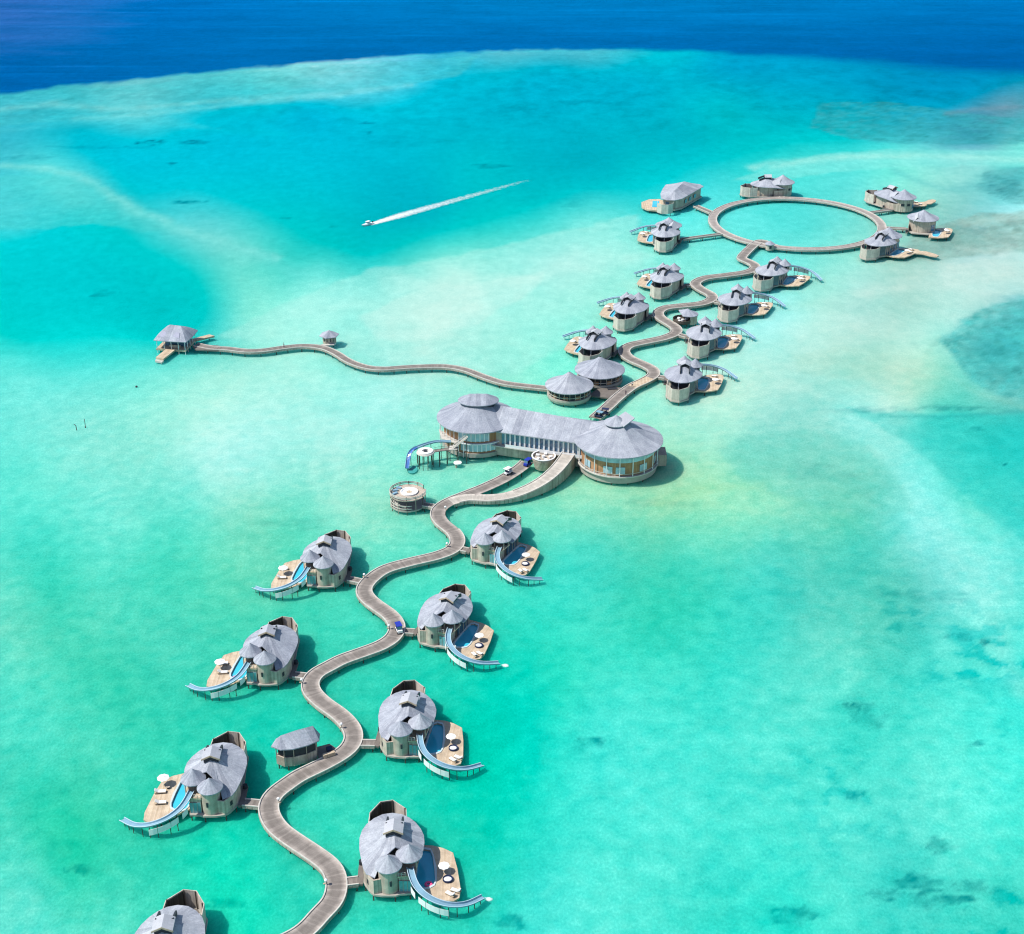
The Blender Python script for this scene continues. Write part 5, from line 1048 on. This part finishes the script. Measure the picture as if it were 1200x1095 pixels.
# speedboat and wake
def speedboat():
    t = thing('speedboat', 'small white speedboat racing left ahead of its long wake', 'speedboat', (-63.6, 620.4, .15), math.atan2(701.2-620.7, 16.7+62.8)+PI/2); t.scale = (.8,.8,.8)
    h = MB(); st = []
    for y, w, z in ((-3.6,1.05,.55),(-1.5,1.15,.6),(.8,1.1,.7),(2.6,.75,.85),(3.9,.1,1.0)):
        st.append([(-w,y,z),(-w*.75,y,-.15 if y < 3 else .5),(w*.75,y,-.15 if y < 3 else .5),(w,y,z)])
    vs = sum(st, []); fs = []
    for i in range(4):
        for j in range(3): fs.append((i*4+j,i*4+j+1,(i+1)*4+j+1,(i+1)*4+j))
        fs.append((i*4+3,i*4,(i+1)*4,(i+1)*4+3))
    fs += [(3,2,1,0),(16,17,18,19)]
    h.add(vs, fs).build('hull', WHITE, t)
    MB().box((0,-.2,1.0),(1.5,1.9,.7)).build('console', WHITE, t); MB().prism([(-.9,-1.6),(.9,-1.6),(.8,.9),(-.8,.9)], 1.9, 2.0).build('canopy', CANVAS, t)
    for x in (-.75,.75):
        for y in (-1.4,.7): MB().bar((x,y,.7),(x,y,1.9),.04).build('canopy_post', WHITE, t)
    MB().box((0,-3.7,.75),(.6,.5,1.0)).build('outboard', BLACK, t)
    MB().add([(-.7,.85,1.2),(.7,.85,1.2),(.6,.6,1.7),(-.6,.6,1.7),(-.7,.78,1.2),(.7,.78,1.2),(.6,.53,1.7),(-.6,.53,1.7)], [(0,1,2,3),(7,6,5,4),(0,4,5,1),(2,6,7,3),(1,5,6,2),(3,7,4,0)]).build('windscreen', GLASSY, t)
speedboat()

def foam_mat(name, lo, hi):
    m, nt, b = M(name, (.85,.9,.9), .9, .1)
    c = coords(nt); f = noise(nt, c, .55, 5, .7); sep = N(nt, 'ShaderNodeSeparateXYZ'); nt.links.new(coords(nt, 'UV'), sep.inputs[0])
    e = mathn(nt, 'SUBTRACT', 1.0, mathn(nt, 'POWER', mathn(nt, 'ABSOLUTE', sep.outputs[1]), 2.0))
    al = mathn(nt, 'MULTIPLY', e, sep.outputs[0])
    al = mathn(nt, 'ADD', al, mathn(nt, 'MULTIPLY', mathn(nt, 'SUBTRACT', f, .5), 1.3))
    nt.links.new(ramp(nt, al, lo, hi), b.inputs['Alpha'])
    return m
def wake():
    P = smooth_path([(-62.8,620.9,.03),(-49.9,634.6,.03),(-27.6,657,.03),(8.3,692.2,.03)], 2.0); n = len(P); vs = []; fs = []; us = []
    for i, p in enumerate(P):
        a, b = P[max(0,i-1)], P[min(n-1,i+1)]; L = math.hypot(b[0]-a[0], b[1]-a[1]); nx, ny = -(b[1]-a[1])/L, (b[0]-a[0])/L
        f = i/(n-1); w = (1.5+2.9*min(1, f*5))*(1-.5*f)
        for k in range(7):
            u = k/3-1; zz = .03+(.22*(1-u*u)*max(0, 1-f*2.2)*(0.6+.4*math.sin(i*1.7+k)))
            vs.append((p[0]+nx*w*u, p[1]+ny*w*u, zz))
    for i in range(n-1):
        for k in range(6):
            fs.append((i*7+k, i*7+k+1, (i+1)*7+k+1, (i+1)*7+k)[::-1])
            st = lambda j: max(0, 1.25-1.15*(j/(n-1))**.7)
            us.append([(st(i+1),k/3-1),(st(i+1),(k+1)/3-1),(st(i),(k+1)/3-1),(st(i),k/3-1)])
    o = MB().add(vs, fs, us).build('boat_wake', foam_mat('wake_foam', .1, 1.25), None, smooth=True)
    tag(o, 'long white foam wake trailing behind the speedboat', 'wake', kind='stuff')
wake()
FOAM2 = foam_mat('splash_foam', .3, 1.2)
def splash(x, y, r, label, sy=.7):
    vs = [(0,0,.12)]; fs = []; us = []; n = 16
    for k, (q, z) in enumerate(((.35,.22),(.7,.12),(1,.03))):
        for i in range(n): a = 2*PI*i/n; vs.append((r*q*math.cos(a)*(1+.12*math.sin(3*a+x)), r*sy*q*math.sin(a), z))
    for i in range(n):
        j = (i+1) % n; fs.append((0,1+i,1+j)); us.append([(1.1,0),(1.1,.35),(1.1,.35)])
        for k in range(2):
            fs.append((1+k*n+i,1+(k+1)*n+i,1+(k+1)*n+j,1+k*n+j)); us.append([(1.1,(.35,.7,1)[k]),(1.1,(.35,.7,1)[k+1]),(1.1,(.35,.7,1)[k+1]),(1.1,(.35,.7,1)[k])])
    o = MB().add(vs, fs, us).build('splash', FOAM2, None, smooth=True); o.location = (x, y, .02); tag(o, label, 'splash', kind='stuff')
x, y = local(-23.0,208.4,0,1,(18.6,-1.7)); splash(x, y, 1.0, 'white splash at the slide end of the villa with the pink float')
x, y = local(-18.5,291.0,-22,1,(18.7,-1.2)); splash(x, y, 1.2, 'white splash at the slide end of the villa beside the blue-roofed buggy')

# mooring stakes in the open lagoon
s = MB(); s.bar((0,0,-1),(-.1,0,1.7),.13,8); s.bar((-.1,0,1.7),(-.7,0,2.1),.11,8)
o = s.build('mooring_stake', PILE); o.location = (-135.8,410.7,0); tag(o, 'bent dark mooring stake, the left one standing in open lagoon', 'stake')
s = MB(); s.bar((0,0,-1),(.05,0,3.0),.09,8); s.cyl((0,0), .2, -1, .4, 8)
o = s.build('mooring_stake', PILE); o.location = (-133.6,412.6,0); tag(o, 'straight thin mooring stake right of the bent one', 'stake')
s = MB(); s.lathe((0,0,0), [(.02,-.2),(.35,.05),(.4,.3),(.2,.55),(.02,.6)], 12); o = s.build('buoy', DARK); o.location = (-124.8,443.9,0); tag(o, 'small dark buoy floating alone below the arrival pavilion', 'buoy')

# ------------------------------------------------------------------ light, sky, camera
EL, AZX, AZY = math.radians(55.5), -1.0, -.2
az = math.atan2(AZY, AZX)
sd = Vector((math.cos(EL)*math.cos(az), math.cos(EL)*math.sin(az), math.sin(EL)))
sun = bpy.data.lights.new('sun', 'SUN'); sun.energy = 4.8; sun.angle = math.radians(.53); sun.color = (1.0, .965, .91)
so = bpy.data.objects.new('sun', sun); COLL.objects.link(so); so.rotation_euler = sd.to_track_quat('Z', 'Y').to_euler(); so.location = (0, 0, 300)
wld = bpy.data.worlds.new('World'); SC.world = wld; wld.use_nodes = True; nt = wld.node_tree
sky = nt.nodes.new('ShaderNodeTexSky'); sky.sky_type = 'NISHITA'; sky.sun_disc = False; sky.sun_elevation = EL
sky.sun_rotation = math.atan2(sd.x, sd.y); sky.dust_density = .6; sky.ozone_density = 1.0
bg = nt.nodes['Background']; bg.inputs[1].default_value = .13; nt.links.new(sky.outputs[0], bg.inputs[0])
cam = bpy.data.cameras.new('camera'); co = bpy.data.objects.new('camera', cam); COLL.objects.link(co)
cam.sensor_width = 36; cam.lens = 36*1708.2/1200; cam.clip_start = 1; cam.clip_end = 100000
co.location = (0, 0, 196); co.rotation_euler = (math.radians(90-26.954), 0, 0)
SC.camera = co
SC.view_settings.view_transform = 'Standard'; SC.view_settings.look = 'None'; SC.view_settings.exposure = .1; SC.view_settings.gamma = 1
SC.cycles.filter_width = 1.15; SC.cycles.max_bounces = 6; SC.cycles.diffuse_bounces = 1; SC.cycles.transparent_max_bounces = 6
